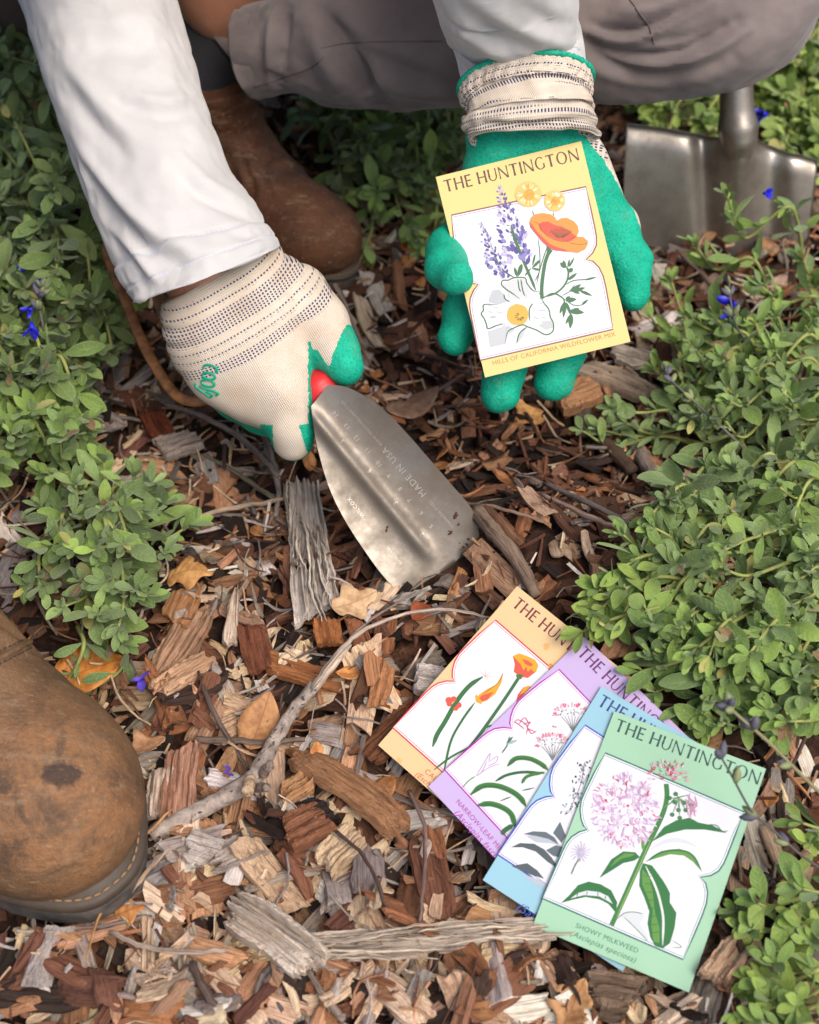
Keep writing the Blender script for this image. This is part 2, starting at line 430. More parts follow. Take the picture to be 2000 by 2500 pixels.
DIG = G(1050, 1290)[:2]                       # the freshly dug patch round the trowel
def damp(x, y):
    d = math.hypot((x - DIG[0]) / .15, (y - DIG[1]) / .17); return max(0.0, 1 - d * d)
def pick(x, y, r):
    dm = damp(x, y); f = np.clip((y + .35) / .7, 0, 1)        # paler towards the front
    kinds = ['pale', 'white', 'grey', 'tan', 'orange', 'brown', 'dark', 'red']
    wt = np.array([.21 - .09 * f, .09 - .03 * f, .16, .19 - .03 * f, .07, .15 + .06 * f, .09 + .07 * f, .06])
    wt = wt * (1 - dm) + dm * np.array([.03, .01, .04, .09, .15, .30, .18, .20]); wt = np.maximum(wt, .005)
    return kinds[r.choice(8, p=wt / wt.sum())]
def in_frame(x, y, m=60):
    p = to_px(np.array([x, y, .01])); return -m < p[0] < 2000 + m and -m < p[1] < 2500 + m

stuff = Acc()
PACKET_POLYS = [[(1263, 1415), (1560, 1660), (1720, 1820), (1900, 1885), (1665, 2440), (1480, 2370), (1160, 2145), (1040, 1945), (925, 1848)]]
BLADE_POLYS = [[(765, 990), (850, 930), (1175, 1230), (1190, 1300), (1080, 1440), (985, 1475), (880, 1350)]]
BOOT_POLYS = [[(-200, 1500), (150, 1500), (330, 1760), (400, 2000), (390, 2120), (200, 2270), (-200, 2270)]]
def in_polys(px, py, polys):
    return any(s_poly2(np.array([px]), np.array([py]), p)[0] < 0 for p in polys)
def blocked(V):
    """would this piece stick up through the packets or cover the blade?"""
    q = to_px(V[::7]); m = (q[:, 0] > 900) & (q[:, 0] < 1920) & (q[:, 1] > 1400) & (q[:, 1] < 2460)
    if m.any():
        h = V[::7, 2] - pack_plane_z(V[::7, 0], V[::7, 1]) + .0035; m &= h > 0
        if m.any():
            p = np.array(PACKET_POLYS[0], float)
            if (s_poly2(q[m, 0], q[m, 1], p) < 0).any(): return True
    c = V.mean(0); a = to_px(c)
    if 760 < a[0] < 1195 and 925 < a[1] < 1480 and s_poly2(a[:1], a[1:2], np.array(BLADE_POLYS[0], float))[0] < 0:
        return c[2] > .002 and a[1] < 1420
    return False
def add_piece(acc, V, F, Mx, c, colr, lcs, F3=None, r=rng):
    if blocked(put(V, Mx, c)): return
    lc = V + r.uniform(-5, 5, 3)
    acc.add(put(V, Mx, c), F, F3, lc=lc, tint=np.tile(colr, (len(V), 1)))
def scatter(n, dist, area, r):
    x0, x1, y0, y1 = area
    for _ in range(n):
        x, y = r.uniform(x0, x1), r.uniform(y0, y1)
        vis = in_frame(x, y, 150)
        if not vis and r.random() < .55: continue
        yield x, y, vis
AREA = (-.56, .56, -.45, .98)
r = np.random.default_rng(11)
# bottom layers: fragments tinted down to paint dark crevices, then chips of growing size
for x, y, vis in scatter(7500, None, AREA, r):
    L = r.uniform(.006, .018); W = L * r.uniform(.3, .8); T = r.uniform(.0012, .003)
    Mx, c = settle(x, y, r.uniform(0, 6.3), L, W, T, r, jit=.3)
    V, F = chip(L, W, T, r, .9, nx=5, ny=3); add_piece(stuff, V, F, Mx, c, pcol(r.choice(['dark', 'brown', 'red', 'dark', 'dark', 'tan']), r, .58), None, r=r)
for x, y, vis in scatter(6400, None, AREA, r):
    sm = 1 - .45 * damp(x, y)
    L = r.gamma(5, .0047) * sm + .007; W = min(L * r.uniform(.16, .52), .016); T = r.uniform(.0012, .0036)
    Mx, c = settle(x, y, r.uniform(0, 6.3), L, W, T, r, jit=.2)
    V, F = chip(L, W, T, r, r.uniform(.4, 1.3), r.normal(0, .6), taper=max(0, r.normal(.1, .2)))
    add_piece(stuff, V, F, Mx, c, pcol(pick(x, y, r), r, r.choice([.55, .8, 1.05, 1.25])), None, r=r)  # the low tint factors paint more dark gaps between the chips
# slivers and fibres
for x, y, vis in scatter(7000, None, AREA, r):
    L = r.uniform(.008, .034); W = r.uniform(.0007, .0026); T = r.uniform(.0006, .0016)
    Mx, c = settle(x, y, r.uniform(0, 6.3), L, W * 2, T, r, stamp=False, jit=.22, sink=0)
    V, F = chip(L, W, T, r, .8, r.normal(0, .8), nx=6, ny=3, taper=.5)
    add_piece(stuff, V, F, Mx, c, pcol(pick(x, y, r), r), None, r=r)
for x, y, vis in scatter(650, None, AREA, r):
    L = r.uniform(.02, .07); rad = r.uniform(.0007, .0019)
    Mx, c = settle(x, y, r.uniform(0, 6.3), L, rad * 3, rad * 2, r, stamp=False, jit=.1, sink=0)
    V, F, F3 = twig_shape(L, rad, r); add_piece(stuff, V, F, Mx, c, pcol('twig', r), None, F3, r=r)

# ---- the loose pieces that show largest: objects of their own
CHIP_KINDS = {
 'pale': ('wood_chip', 'pale straw coloured wood chip lying loose on the mulch', 'wood chip', 'pale wood chips on the mulch'),
 'white': ('wood_chip', 'bleached whitish wood chip lying loose on the mulch', 'wood chip', 'bleached wood chips on the mulch'),
 'grey': ('wood_chip', 'weathered grey wood chip lying loose on the mulch', 'wood chip', 'grey wood chips on the mulch'),
 'tan': ('wood_chip', 'tan wood chip with visible grain lying loose on the mulch', 'wood chip', 'tan wood chips on the mulch'),
 'orange': ('wood_chip', 'orange brown wood chip lying loose on the mulch', 'wood chip', 'orange wood chips on the mulch'),
 'red': ('bark_piece', 'reddish brown piece of bark lying loose on the mulch', 'bark piece', 'reddish bark pieces on the mulch'),
 'brown': ('bark_piece', 'dull brown piece of bark lying loose on the mulch', 'bark piece', 'brown bark pieces on the mulch'),
 'dark': ('bark_piece', 'dark brown piece of bark lying loose on the mulch', 'bark piece', 'dark bark pieces on the mulch'),
}
MULCH_POLYS = [  # open mulch in the photograph
 [(560, 1150), (900, 640), (1130, 560), (1560, 620), (1640, 900), (1480, 1100), (1430, 1300), (1320, 1450), (1130, 1450), (930, 1850), (1500, 2420), (1560, 2500), (0, 2500), (0, 2260), (300, 2200), (390, 2000), (330, 1720), (430, 1480), (430, 1250), (280, 1060)],
 [(1540, 1980), (1890, 1900), (1900, 2500), (1560, 2500)], [(1440, 230), (1560, 260), (1520, 620), (1440, 520)], [(880, 560), (1120, 540), (1050, 700), (900, 700)]]
made = 0; tries = 0
while made < 400 and tries < 6000:
    tries += 1
    px, py = r.uniform(-20, 2020), 2520 - abs(r.normal(0, 900))
    if py < 200 or not in_polys(px, py, MULCH_POLYS): continue
    x, y, _ = G(px, py, .01); dm = damp(x, y)
    if r.random() < dm * .6: continue
    if in_polys(px, py, PACKET_POLYS + BOOT_POLYS): continue
    L = (r.gamma(6, .0035) + .007) * (1 - .4 * dm); W = min(L * r.uniform(.18, .58), .019); T = r.uniform(.0015, .0042)
    kd = pick(x, y, r); nm, lb, ct, gp = CHIP_KINDS[kd]
    Mx, c = settle(x, y, r.uniform(0, 6.3), L, W, T, r, jit=.14)
    V, F = chip(L, W, T, r, r.uniform(.5, 1.4), r.normal(0, .6), nx=max(8, min(18, int(L / .0022))), ny=max(5, min(10, int(W / .0018))), taper=max(0, r.normal(.08, .2)))
    if blocked(put(V, Mx, c)): continue
    o = mk(nm, put(V, Mx, c), F, MULCH, None, {'lc': V + r.uniform(-5, 5, 3), 'tint': np.tile(pcol(kd, r), (len(V), 1))})
    tag(o, lb, ct, gp); made += 1
# fine crumbs and shreds lying over the larger chips
for x, y, vis in scatter(6500, None, AREA, r):
    L = r.uniform(.004, .016); W = L * r.uniform(.15, .6); T = r.uniform(.0007, .002)
    Mx, c = settle(x, y, r.uniform(0, 6.3), L, W, T, r, stamp=False, jit=.3, sink=.1)
    V, F = chip(L, W, T, r, 1.0, r.normal(0, .6), nx=5, ny=3, taper=abs(r.normal(0, .4))); add_piece(stuff, V, F, Mx, c, pcol(pick(x, y, r), r), None, r=r)
for x, y, vis in scatter(2600, None, AREA, r):
    L = r.uniform(.012, .045); rad = r.uniform(.00035, .0009)
    Mx, c = settle(x, y, r.uniform(0, 6.3), L, rad * 3, rad * 2, r, stamp=False, jit=.15, sink=-.4)
    V, F, F3 = twig_shape(L, rad, r, 5, .2); add_piece(stuff, V, F, Mx, c, pcol(r.choice(['twig', 'pale', 'tan', 'brown', 'grey']), r), None, F3, r=r)
# ================================================================== seed packets
GLYPH = {  # title capitals: flared strokes as polygons on a unit cap height; (advance, [polygons])
}
def _stem(x0, x1, y0=0.0, y1=1.0, fl=.022):
    m = (y0 + y1) / 2
    return [(x0 - fl, y0), (x0, m), (x0 - fl, y1), (x1 + fl, y1), (x1, m), (x1 + fl, y0)]
def _bar(x0, x1, y0, y1, fl=.018):
    return [(x0, y0), (x1, y0 - fl), (x1, y1 + fl), (x0, y1)]
def _arc(cx, cy, rx, ry, a0, a1, t0, t1, n=26):
    """curved stroke, thick at the sides (t1) and thin at top and foot (t0)"""
    a = np.radians(np.linspace(a0, a1, n)); t = t0 + (t1 - t0) * np.abs(np.cos(a)) ** 1.5
    o = [(cx + rx * math.cos(q), cy + ry * math.sin(q)) for q in a]
    i = [(cx + (rx - k) * math.cos(q), cy + (ry - k * .85) * math.sin(q)) for q, k in zip(a, t)]
    return [[o[k], o[k + 1], i[k + 1], i[k]] for k in range(n - 1)]
GLYPH['T'] = (.72, [[(0, .865), (.01, 1.0), (.71, 1.0), (.72, .865), (.66, .905), (.06, .905)], _stem(.285, .435, 0, .904)])
GLYPH['H'] = (.80, [_stem(.03, .175), _stem(.64, .785), _bar(.1755, .6395, .465, .56, 0)])
GLYPH['E'] = (.58, [_stem(.03, .175), _bar(.198, .54, .90, 1.0), _bar(.1755, .50, .47, .56), _bar(.198, .56, 0, .095)])
GLYPH['U'] = (.78, [_stem(.03, .17, .36, 1.0), _stem(.655, .74, .36, 1.0)] + _arc(.392, .36, .364, .375, 180, 360, .085, .125))
GLYPH['N'] = (.84, [_stem(.04, .115), _stem(.725, .80), [(.1165, 1.0), (.04, 1.001), (.723, .001), (.80, -.03), (.80, -.001), (.1365, .93)][:0] or [(.117, 1.0), (.117, .80), (.66, 0), (.723, -.02), (.723, .17)]])
GLYPH['I'] = (.20, [_stem(.03, .175)])
GLYPH['G'] = (.86, _arc(.46, .5, .45, .52, 48, 325, .09, .155) + [[(.70, .06), (.82, .10), (.82, .46), (.70, .46)]])
GLYPH['O'] = (.96, _arc(.48, .5, .46, .52, 0, 360, .09, .155, 44))

PAPER_N = {}
def paper(rgb, k=.66):
    key = (rgb, k)
    if key not in PAPER_N:
        M = Mat('printed_paper'); c = s2l(*rgb, k); n = M.noise(M.coord(), 900, 3, .6)
        col = M.mix(M.math('MULTIPLY', n, .10), c, tuple(x * .8 for x in c))
        PAPER_N[key] = M.bsdf(col, .55, normal=M.bump(M.math('ADD', M.math('MULTIPLY', n, .05), M.noise(M.coord(), 16, 2, .5)), .35, .004), spec=.35)
    return PAPER_N[key]

class Sheet:
    def __init__(s, corners, P0, n):
        s.P0 = np.asarray(P0, float); s.n = unit(n); s.k = 0
        tl, tr, br, bl = [s.P(*c, 0) for c in corners]
        s.O = tl; s.U = ((tr - tl) + (br - bl)) / 2; s.Vv = ((bl - tl) + (br - tr)) / 2
        s.U = s.U - s.n * (s.U @ s.n)
        s.ux = unit(s.U); s.vy = unit(s.Vv - s.ux * (s.Vv @ s.ux))
        s.wd = np.linalg.norm(s.U); s.ht = s.Vv @ s.vy
        s.parts = {}
    def P(s, px, py, h):
        d = ray(px, py); c = CAM; t = ((s.P0 - c) @ s.n) / (d @ s.n); return c + d * t + s.n * h
    def uv(s, u, v, h): return s.O + s.ux * (u * s.wd) + s.vy * (v * s.wd) + s.n * h
    def to_uv(s, px, py):
        q = s.P(px, py, 0) - s.O; return np.array([q @ s.ux, q @ s.vy]) / s.wd
    def poly(s, part, uvs, rgb):
        """one printed area; every area sits a hair above the one before"""
        s.k += 1; h = s.top + 2e-5 + s.k * 8e-7
        V, F, MI, ML = s.parts.setdefault(part, ([], [], [], []))
        m = paper(rgb)
        if m not in ML: ML.append(m)
        b = len(V); V.extend(s.uv(u, v, h) for u, v in uvs); F.append(list(range(b, b + len(uvs)))); MI.append(ML.index(m))
    def line(s, part, uvs, wd, rgb, taper=True):
        P = np.asarray(uvs, float)
        if len(P) > 2: P = smooth_path(np.c_[P, np.zeros(len(P))], max(8, 5 * len(P)))[:, :2]
        else: P = P[0] + (P[1] - P[0]) * np.linspace(0, 1, 4)[:, None]
        T = np.gradient(P, axis=0); T /= np.linalg.norm(T, axis=1)[:, None] + 1e-9; N = np.c_[-T[:, 1], T[:, 0]]
        t = np.linspace(0, 1, len(P)); w_ = wd / 2 * (np.clip(np.minimum(t, 1 - t) * 6 + .25, 0, 1) if taper else np.ones(len(P)))
        A = P + N * w_[:, None]; B = P - N * w_[:, None]
        s.poly(part, list(A) + list(B[::-1]), rgb)
    def lens(s, part, a, b, wd, rgb, bend=0.0):
        a = np.asarray(a, float); b = np.asarray(b, float); d = b - a; nn = np.array([-d[1], d[0]]); nn = nn / (np.linalg.norm(nn) + 1e-9)
        t = np.linspace(0, 1, 9); ww = np.sin(np.pi * t ** .85) ** .8 * wd / 2; c = a + d * t[:, None] + nn * (bend * np.linalg.norm(d) * (t * (1 - t) * 4))[:, None]
        s.poly(part, list(c + nn * ww[:, None]) + list((c - nn * ww[:, None])[::-1][1:-1]), rgb)
    def disc(s, part, c, rad, rgb, n=18, wob=0.0, r=random):
        s.poly(part, [(c[0] + rad * (1 + wob * r.uniform(-1, 1)) * math.cos(k * 6.2832 / n), c[1] + rad * (1 + wob * r.uniform(-1, 1)) * math.sin(k * 6.2832 / n)) for k in range(n)], rgb)
    def ellipse(s, part, c, a, b, rot, rgb, n=12):
        ca, sa = math.cos(rot), math.sin(rot)
        s.poly(part, [(c[0] + a * math.cos(q) * ca - b * math.sin(q) * sa, c[1] + a * math.cos(q) * sa + b * math.sin(q) * ca) for q in (np.arange(n) * 6.2832 / n)], rgb)
    def title(s, a, b, rgb, cap):
        """THE HUNTINGTON along the base line a-b (photo pixels)"""
        A = s.to_uv(*a); B = s.to_uv(*b); L = np.linalg.norm(B - A); d = (B - A) / L; up = np.array([d[1], -d[0]])
        if up[1] > 0: up = -up
        txt = 'THE HUNTINGTON'; gap = .15; tot = sum((GLYPH[c][0] + gap) if c != ' ' else .34 for c in txt) - gap
        kx = L / tot; x = 0
        for c in txt:
            if c == ' ': x += .34; continue
            for p in GLYPH[c][1]:
                s.poly('title_lettering', [A + d * (q[0] + x) * kx + up * q[1] * cap for q in p], rgb)
            x += GLYPH[c][0] + gap
    def caption(s, txt, a, b, rgb, shear=0.0, frac=1.0):
        """a line of small print between two photo pixels (base line)"""
        A = s.to_uv(*a); B = s.to_uv(*b); L = np.linalg.norm(B - A); d = (B - A) / L; up = np.array([d[1], -d[0]])
        if up[1] > 0: up = -up
        cu = bpy.data.curves.new('caption', 'FONT'); cu.body = txt; cu.size = 1; cu.shear = shear; cu.resolution_u = 3; cu.space_character = 1.06
        to = bpy.data.objects.new('caption', cu); me = bpy.data.meshes.new_from_object(to)
        co = np.empty(len(me.vertices) * 3); me.vertices.foreach_get('co', co); co = co.reshape(-1, 3)
        x0, x1 = co[:, 0].min(), co[:, 0].max(); k = L / (x1 - x0)
        s.k += 1; h = s.top + 2e-5 + s.k * 8e-7
        V, F, MI, ML = s.parts.setdefault('caption_lettering', ([], [], [], [])); m = paper(rgb)
        if m not in ML: ML.append(m)
        bI = len(V); q = A + d * ((co[:, 0] - x0) * k)[:, None] + up * (co[:, 1] * k)[:, None]
        V.extend(s.uv(u, v, h) for u, v in q)
        for p in me.polygons: F.append([bI + i for i in p.vertices]); MI.append(ML.index(m))
        bpy.data.objects.remove(to); bpy.data.meshes.remove(me); bpy.data.curves.remove(cu)
    def finish(s, root):
        for part, (V, F, MI, ML) in s.parts.items():
            mk(part, np.array(V), F, ML, root, mi=MI)

def envelope_mesh(S, thick, bow):
    """paper envelope: flat face with softly rounded edges and a slightly bulged back"""
    nx, ny = 17, 21; hr = S.ht / S.wd; u = np.linspace(0, 1, nx); v = np.linspace(0, hr, ny)
    U, Vv = np.meshgrid(u, v, indexing='ij')
    top = S.O + S.ux * (U[..., None] * S.wd) + S.vy * (Vv[..., None] * S.wd)
    bul = np.clip(np.sin(np.pi * U) * np.sin(np.pi * Vv / hr), 0, 1) ** .5
    bot = top - S.n * (.0003 + bow * bul)[..., None]
    n = nx * ny; V = np.vstack([top.reshape(-1, 3) + S.n * S.top, bot.reshape(-1, 3) + S.n * S.top])
    F = [grid_faces(nx, ny)[:, ::-1], grid_faces(nx, ny, off=n)]
    i = np.arange(nx - 1) * ny; F.append(np.stack([i, i + ny, i + ny + n, i + n], -1)); i = i + ny - 1; F.append(np.stack([i + ny, i, i + n, i + ny + n], -1))
    j = np.arange(ny - 1); F.append(np.stack([j + 1, j, j + n, j + 1 + n], -1)); j = j + (nx - 1) * ny; F.append(np.stack([j, j + 1, j + 1 + n, j + n], -1))
    return V, np.concatenate(F)

# panel outline (u right, v down, unit = packet width), measured on the green packet
def gz(x, y): return (1270 + x * .36522, 1720 + y * .36522)       # enlarged views of the photograph -> its pixels
def oz(x, y): return (920 + x * .34783, 1400 + y * .34783)
def yz(x, y): return (1060 + x * .28406, 340 + y * .28406)
GREEN_C = [(1500, 1743), (1873, 1884), (1657, 2414), (1286, 2255)]
gs = Sheet(GREEN_C, PACK_P, PACK_N)
OUTL = [(570, 345), (500, 475), (440, 600), (417, 655), (408, 715), (415, 775), (430, 820), (455, 850), (400, 868), (350, 900), (318, 940), (295, 985), (230, 1135), (158, 1300), (620, 1501), (1085, 1703), (1150, 1550), (1205, 1420), (1235, 1335), (1243, 1265), (1230, 1205), (1195, 1160), (1265, 1148), (1318, 1118), (1350, 1070), (1372, 1020), (1430, 870), (1485, 735), (1030, 540)]
UVO = np.array([gs.to_uv(*gz(*p)) for p in OUTL])
def inset(P, d):
    T = np.roll(P, -1, 0) - np.roll(P, 1, 0); T /= np.linalg.norm(T, axis=1)[:, None]; N = np.c_[-T[:, 1], T[:, 0]]
    c = P.mean(0); A = P + N * d; B = P - N * d
    E = P + N * 1e-4; s = s_poly2(E[:, 0], E[:, 1], P); return np.where((s < 0)[:, None], A, B)
def frame_art(S, border, inner, fill=(252, 250, 255)):
    P = UVO
    S.poly('print_panel', inset(P, -.010), border); S.poly('print_panel', P, fill)
    S.poly('print_panel', inset(P, .008), inner); S.poly('print_panel', inset(P, .0125), fill)

def new_packet(corners, P0, n, lift, rgb, label, bow=.0022):
    S = Sheet(corners, P0, n); S.top = lift
    c = S.uv(.5, S.ht / S.wd / 2, lift)
    root = thing('seed_packet', c, label, 'seed packet', 'illustrated seed packets')
    V, F = envelope_mesh(S, .001, bow); mk('envelope', V, F, paper(rgb, .66), root)
    return S, root
PK = .83
# ---------------------------------------------------------------- green packet (front of the fan)
S, root = new_packet(GREEN_C, PACK_P, PACK_N, .0066, (176, 222, 186), 'mint green seed packet with a pink milkweed drawing, on top of the fanned packets')
frame_art(S, (48, 120, 110), (110, 160, 160))
S.title(gz(627, 190), gz(1582, 552), (52, 92, 84), .082)
S.caption('SHOWY MILKWEED', gz(372, 1497), gz(783, 1668), (62, 142, 110))
S.caption('(Asclepias speciosa)', gz(340, 1548), gz(768, 1732), (62, 142, 110), .28)
g_ = lambda *p: [S.to_uv(*gz(*q)) for q in p]
I = 'flower_drawing'; DG = (44, 122, 62); LG = (104, 158, 72); rr = random.Random(3)
S.lens(I, *g_((860, 990), (1210, 985)), .03, (226, 228, 236), -.2)
S.poly(I, g_((800, 1030), (770, 998), (690, 992), (610, 1045), (530, 1170), (620, 1115), (690, 1070), (760, 1055)), DG)
S.poly(I, g_((770, 1010), (700, 1005), (640, 1045), (600, 1100), (680, 1040), (745, 1025)), LG)
S.poly(I, g_((640, 1400), (650, 1330), (610, 1250), (540, 1210), (460, 1192), (390, 1216), (330, 1285), (275, 1335), (360, 1312), (440, 1295), (530, 1310), (590, 1340)), DG)
S.poly(I, g_((620, 1340), (590, 1290), (530, 1262), (450, 1252), (390, 1268), (340, 1305), (430, 1282), (530, 1290)), (232, 236, 240))
for q in ((390, 1265, 380, 1295), (450, 1255, 448, 1282), (520, 1262, 522, 1288), (570, 1285, 572, 1312)): S.line(I, g_(q[:2], q[2:]), .006, DG)
S.poly(I, g_((880, 928), (960, 830), (1040, 787), (1130, 770), (1190, 802), (1280, 820), (1340, 850), (1375, 872), (1230, 848), (1100, 848), (980, 876)), DG)
S.line(I, g_((1250, 815), (1310, 822), (1345, 860), (1385, 855)), .006, DG)
S.poly(I, g_((840, 1060), (940, 990), (1060, 975), (1130, 998), (1190, 1070), (1212, 1128), (1150, 1060), (1090, 1020), (1000, 1012), (920, 1035)), LG)
S.line(I, g_((840, 1062), (940, 1000), (1060, 985), (1150, 1020), (1212, 1128)), .012, DG)
S.poly(I, g_((820, 1070), (880, 1085), (950, 1180), (975, 1220), (1000, 1270), (998, 1330), (1042, 1400), (1030, 1500), (1000, 1600), (950, 1637), (900, 1620), (868, 1560), (850, 1470), (862, 1390), (830, 1300), (795, 1220), (800, 1120)), DG)
S.poly(I, g_((815, 1110), (860, 1160), (885, 1260), (900, 1400), (930, 1500), (930, 1600), (890, 1590), (875, 1480), (885, 1390), (850, 1290), (815, 1210)), LG)
S.line(I, g_((838, 1090), (905, 1230), (940, 1350), (955, 1450), (950, 1615)), .014, (240, 244, 236))
for k in range(8): S.line(I, g_((820 + k * 7, 1150 + k * 55), (880 + k * 8, 1160 + k * 52)), .005, DG)
S.poly(I, g_((660, 1430), (720, 1395), (800, 1400), (835, 1420), (800, 1470), (855, 1560), (850, 1590), (760, 1500), (700, 1430)), (226, 230, 234))
S.line(I, g_((650, 1440), (700, 1400), (770, 1395), (825, 1408)), .005, DG); S.line(I, g_((690, 1425), (770, 1500), (858, 1592)), .004, DG)
S.line(I, g_((1010, 1580), (1075, 1625), (1015, 1630)), .004, DG)
S.line(I, g_((612, 1482), (700, 1290), (830, 1000), (945, 760), (978, 640), (975, 545)), .030, (62, 134, 66), False)
S.line(I, g_((640, 1440), (760, 1170), (880, 900)), .007, (140, 180, 90)); S.line(I, g_((822, 985), (818, 930), (805, 895)), .02, LG)
S.line(I, g_((960, 700), (1000, 675), (1040, 640), (1120, 620)), .008, LG)
PET = [(214, 176, 220), (226, 196, 230), (236, 212, 240), (224, 150, 184), (246, 234, 246), (246, 238, 248), (240, 222, 240), (204, 170, 214)]
for k in range(430):
    a = rr.uniform(0, 6.283); q = math.sqrt(rr.random()) * 225; cx, cy = 700 + q * math.cos(a) * .93, 722 + q * math.sin(a)
    aa = a + rr.gauss(0, .7) if q > 120 else rr.uniform(0, 6.283); L = rr.uniform(24, 52)
    S.lens(I, *g_((cx, cy), (cx + L * math.cos(aa), cy + L * math.sin(aa))), rr.uniform(.007, .013), rr.choice(PET) if rr.random() < .96 else (222, 60, 100), rr.uniform(-.3, .3))
for q in ((575, 655, 12), (722, 690, 11), (560, 715, 9), (590, 790, 8), (720, 820, 9)): S.disc(I, g_(q[:2])[0], q[2] * .0009 * .9, (216, 36, 78), 5)
for k in range(70):
    a = rr.uniform(-3.3, .2); q = rr.uniform(10, 110); cx, cy = 985 + q * math.cos(a) * 1.15, 505 + q * math.sin(a) * 1.1; L = rr.uniform(18, 40)
    S.lens(I, *g_((cx, cy), (cx + L * math.cos(a), cy + L * math.sin(a))), rr.uniform(.007, .012), rr.choice([(222, 110, 140), (236, 180, 200), (204, 60, 90), (120, 170, 130), (240, 214, 224)]), rr.uniform(-.3, .3))
for q in ((1038, 613), (998, 640), (1032, 667), (1093, 672), (1138, 685), (1057, 720), (1105, 720), (1015, 750), (1065, 772)):
    S.disc(I, g_(q)[0], .0135, (56, 130, 70), 14); S.line(I, g_(q, (1060, 640)), .004, (90, 150, 80))
for k in range(14): S.lens(I, *g_((1120 + rr.uniform(-20, 60), 600 + rr.uniform(0, 180)), (1150 + rr.uniform(-30, 40), 620 + rr.uniform(0, 180))), .006, (222, 150, 190))
for k in range(16):
    a = k * .393; L = rr.uniform(50, 80); S.line(I, g_((410, 1000), (410 + L * .5 * math.cos(a + .12), 1000 + L * .5 * math.sin(a + .12)), (410 + L * math.cos(a), 1000 + L * math.sin(a))), .0045, (206, 196, 224))
S.line(I, g_((405, 1040), (375, 1080), (345, 1148)), .008, (120, 140, 120))
S.finish(root)
# ---------------------------------------------------------------- blue packet
S, root = new_packet([(1469, 1680), (1815, 1880), (1501, 2360), (1171, 2140)], PACK_P, PACK_N, .0044, (164, 214, 232), 'pale blue seed packet with a grey stalk drawing, between the lavender and mint packets')
frame_art(S, (60, 80, 190), (130, 140, 200))
S.title(oz(1545, 935), oz(2440, 1480), (52, 64, 140), .082)
S.caption('(Salvia', (1262, 2222), (1330, 2268), (60, 90, 190), .28)
g_ = lambda *p: [S.to_uv(*oz(*q)) for q in p]; GR = (104, 116, 124); LGR = (196, 204, 214); rr = random.Random(5)
S.poly(I, g_((1050, 1850), (1180, 1840), (1260, 1870), (1290, 1920), (1240, 1905), (1120, 1895)), LGR)
S.poly(I, g_((1030, 1838), (1100, 1818), (1190, 1822), (1250, 1860), (1278, 1910), (1210, 1872), (1120, 1850)), GR)
S.poly(I, g_((945, 1930), (1010, 1900), (1110, 1905), (1180, 1945), (1230, 2000), (1290, 2090), (1200, 2030), (1120, 1960), (1030, 1930)), (88, 100, 106))
S.poly(I, g_((1190, 1950), (1260, 1915), (1330, 1930), (1290, 2000), (1240, 1990)), GR)
S.poly(I, g_((1240, 1830), (1290, 1750), (1310, 1800), (1330, 1850), (1300, 1900)), GR)
S.poly(I, g_((950, 2060), (1060, 2040), (1130, 2090), (1180, 2150), (1080, 2120)), (88, 100, 106))
S.poly(I, g_((1010, 2110), (1130, 2150), (1230, 2200), (1240, 2240), (1120, 2190)), LGR)
for k in range(110):
    t = rr.random(); cx = 1465 - 40 * t - 90 * t * t; cy = 1325 + 370 * t
    if .42 < t < .5 or .72 < t < .77: continue
    S.ellipse(I, g_((cx + rr.gauss(0, 20 + 14 * t), cy))[0], rr.uniform(.006, .013), rr.uniform(.004, .008), rr.uniform(0, 3), rr.choice([(90, 98, 110), (150, 156, 166), (206, 208, 218), (240, 240, 246), (60, 68, 78)]), 9)
S.line(I, g_((1460, 1330), (1430, 1500), (1340, 1700)), .004, GR)
S.finish(root)
# ---------------------------------------------------------------- lavender packet
S, root = new_packet([(1427, 1557), (1697, 1833), (1312, 2206), (1042, 1932)], PACK_P, PACK_N, .0022, (214, 190, 238), 'lavender seed packet with drawn narrow leaves, second from the left in the fan')
frame_art(S, (186, 44, 176), (224, 140, 216))
S.title(oz(1405, 575), oz(2110, 1270), (110, 44, 110), .082)
S.caption('NARROW-LEAF MILKWEED', oz(558, 1612), oz(990, 2098), (186, 50, 176))
S.caption('(Asclepias fascicularis)', oz(545, 1690), oz(960, 2150), (186, 50, 176), .28)
g_ = lambda *p: [S.to_uv(*oz(*q)) for q in p]; rr = random.Random(8); G1 = (66, 130, 58); G2 = (52, 108, 60)
for cx, cy, rad in ((1370, 985, 115), (1230, 1190, 108)):
    for k in range(60):
        a = rr.uniform(-3.4, .1); q = rad * rr.uniform(.75, 1.05); x, y = cx + q * math.cos(a), cy + q * math.sin(a) * .55 + 10
        S.lens(I, *g_((x, y), (x + 24 * math.cos(a), y + 24 * math.sin(a))), .008, rr.choice([(230, 120, 150), (236, 160, 180), (226, 90, 130), (244, 200, 210)]), rr.uniform(-.3, .3))
    for k in range(45):
        S.disc(I, g_((cx + rr.uniform(-.85, .85) * rad, cy + rr.uniform(-.25, .2) * rad))[0], rr.uniform(.003, .006), rr.choice([(120, 128, 130), (170, 176, 178), (206, 210, 214)]), 7)
    for k in range(7): S.line(I, g_((cx + (k - 3) * 26, cy + 20), (cx + (k - 3) * 10 + 5, cy + 80), (cx + 5, cy + 130)), .004, (130, 138, 140))
for q in ((1250, 1085), (1130, 1225)):
    for k in range(4): S.lens(I, *g_(q, (q[0] + rr.uniform(-20, 20), q[1] + rr.uniform(-30, 20))), .009, (230, 110, 140))
def leaf_arc(pts, wd, c, c2=None):
    S.line(I, g_(*pts), wd, c)
    if c2: S.line(I, g_(*[(x, y + 5) for x, y in pts]), wd * .35, c2)
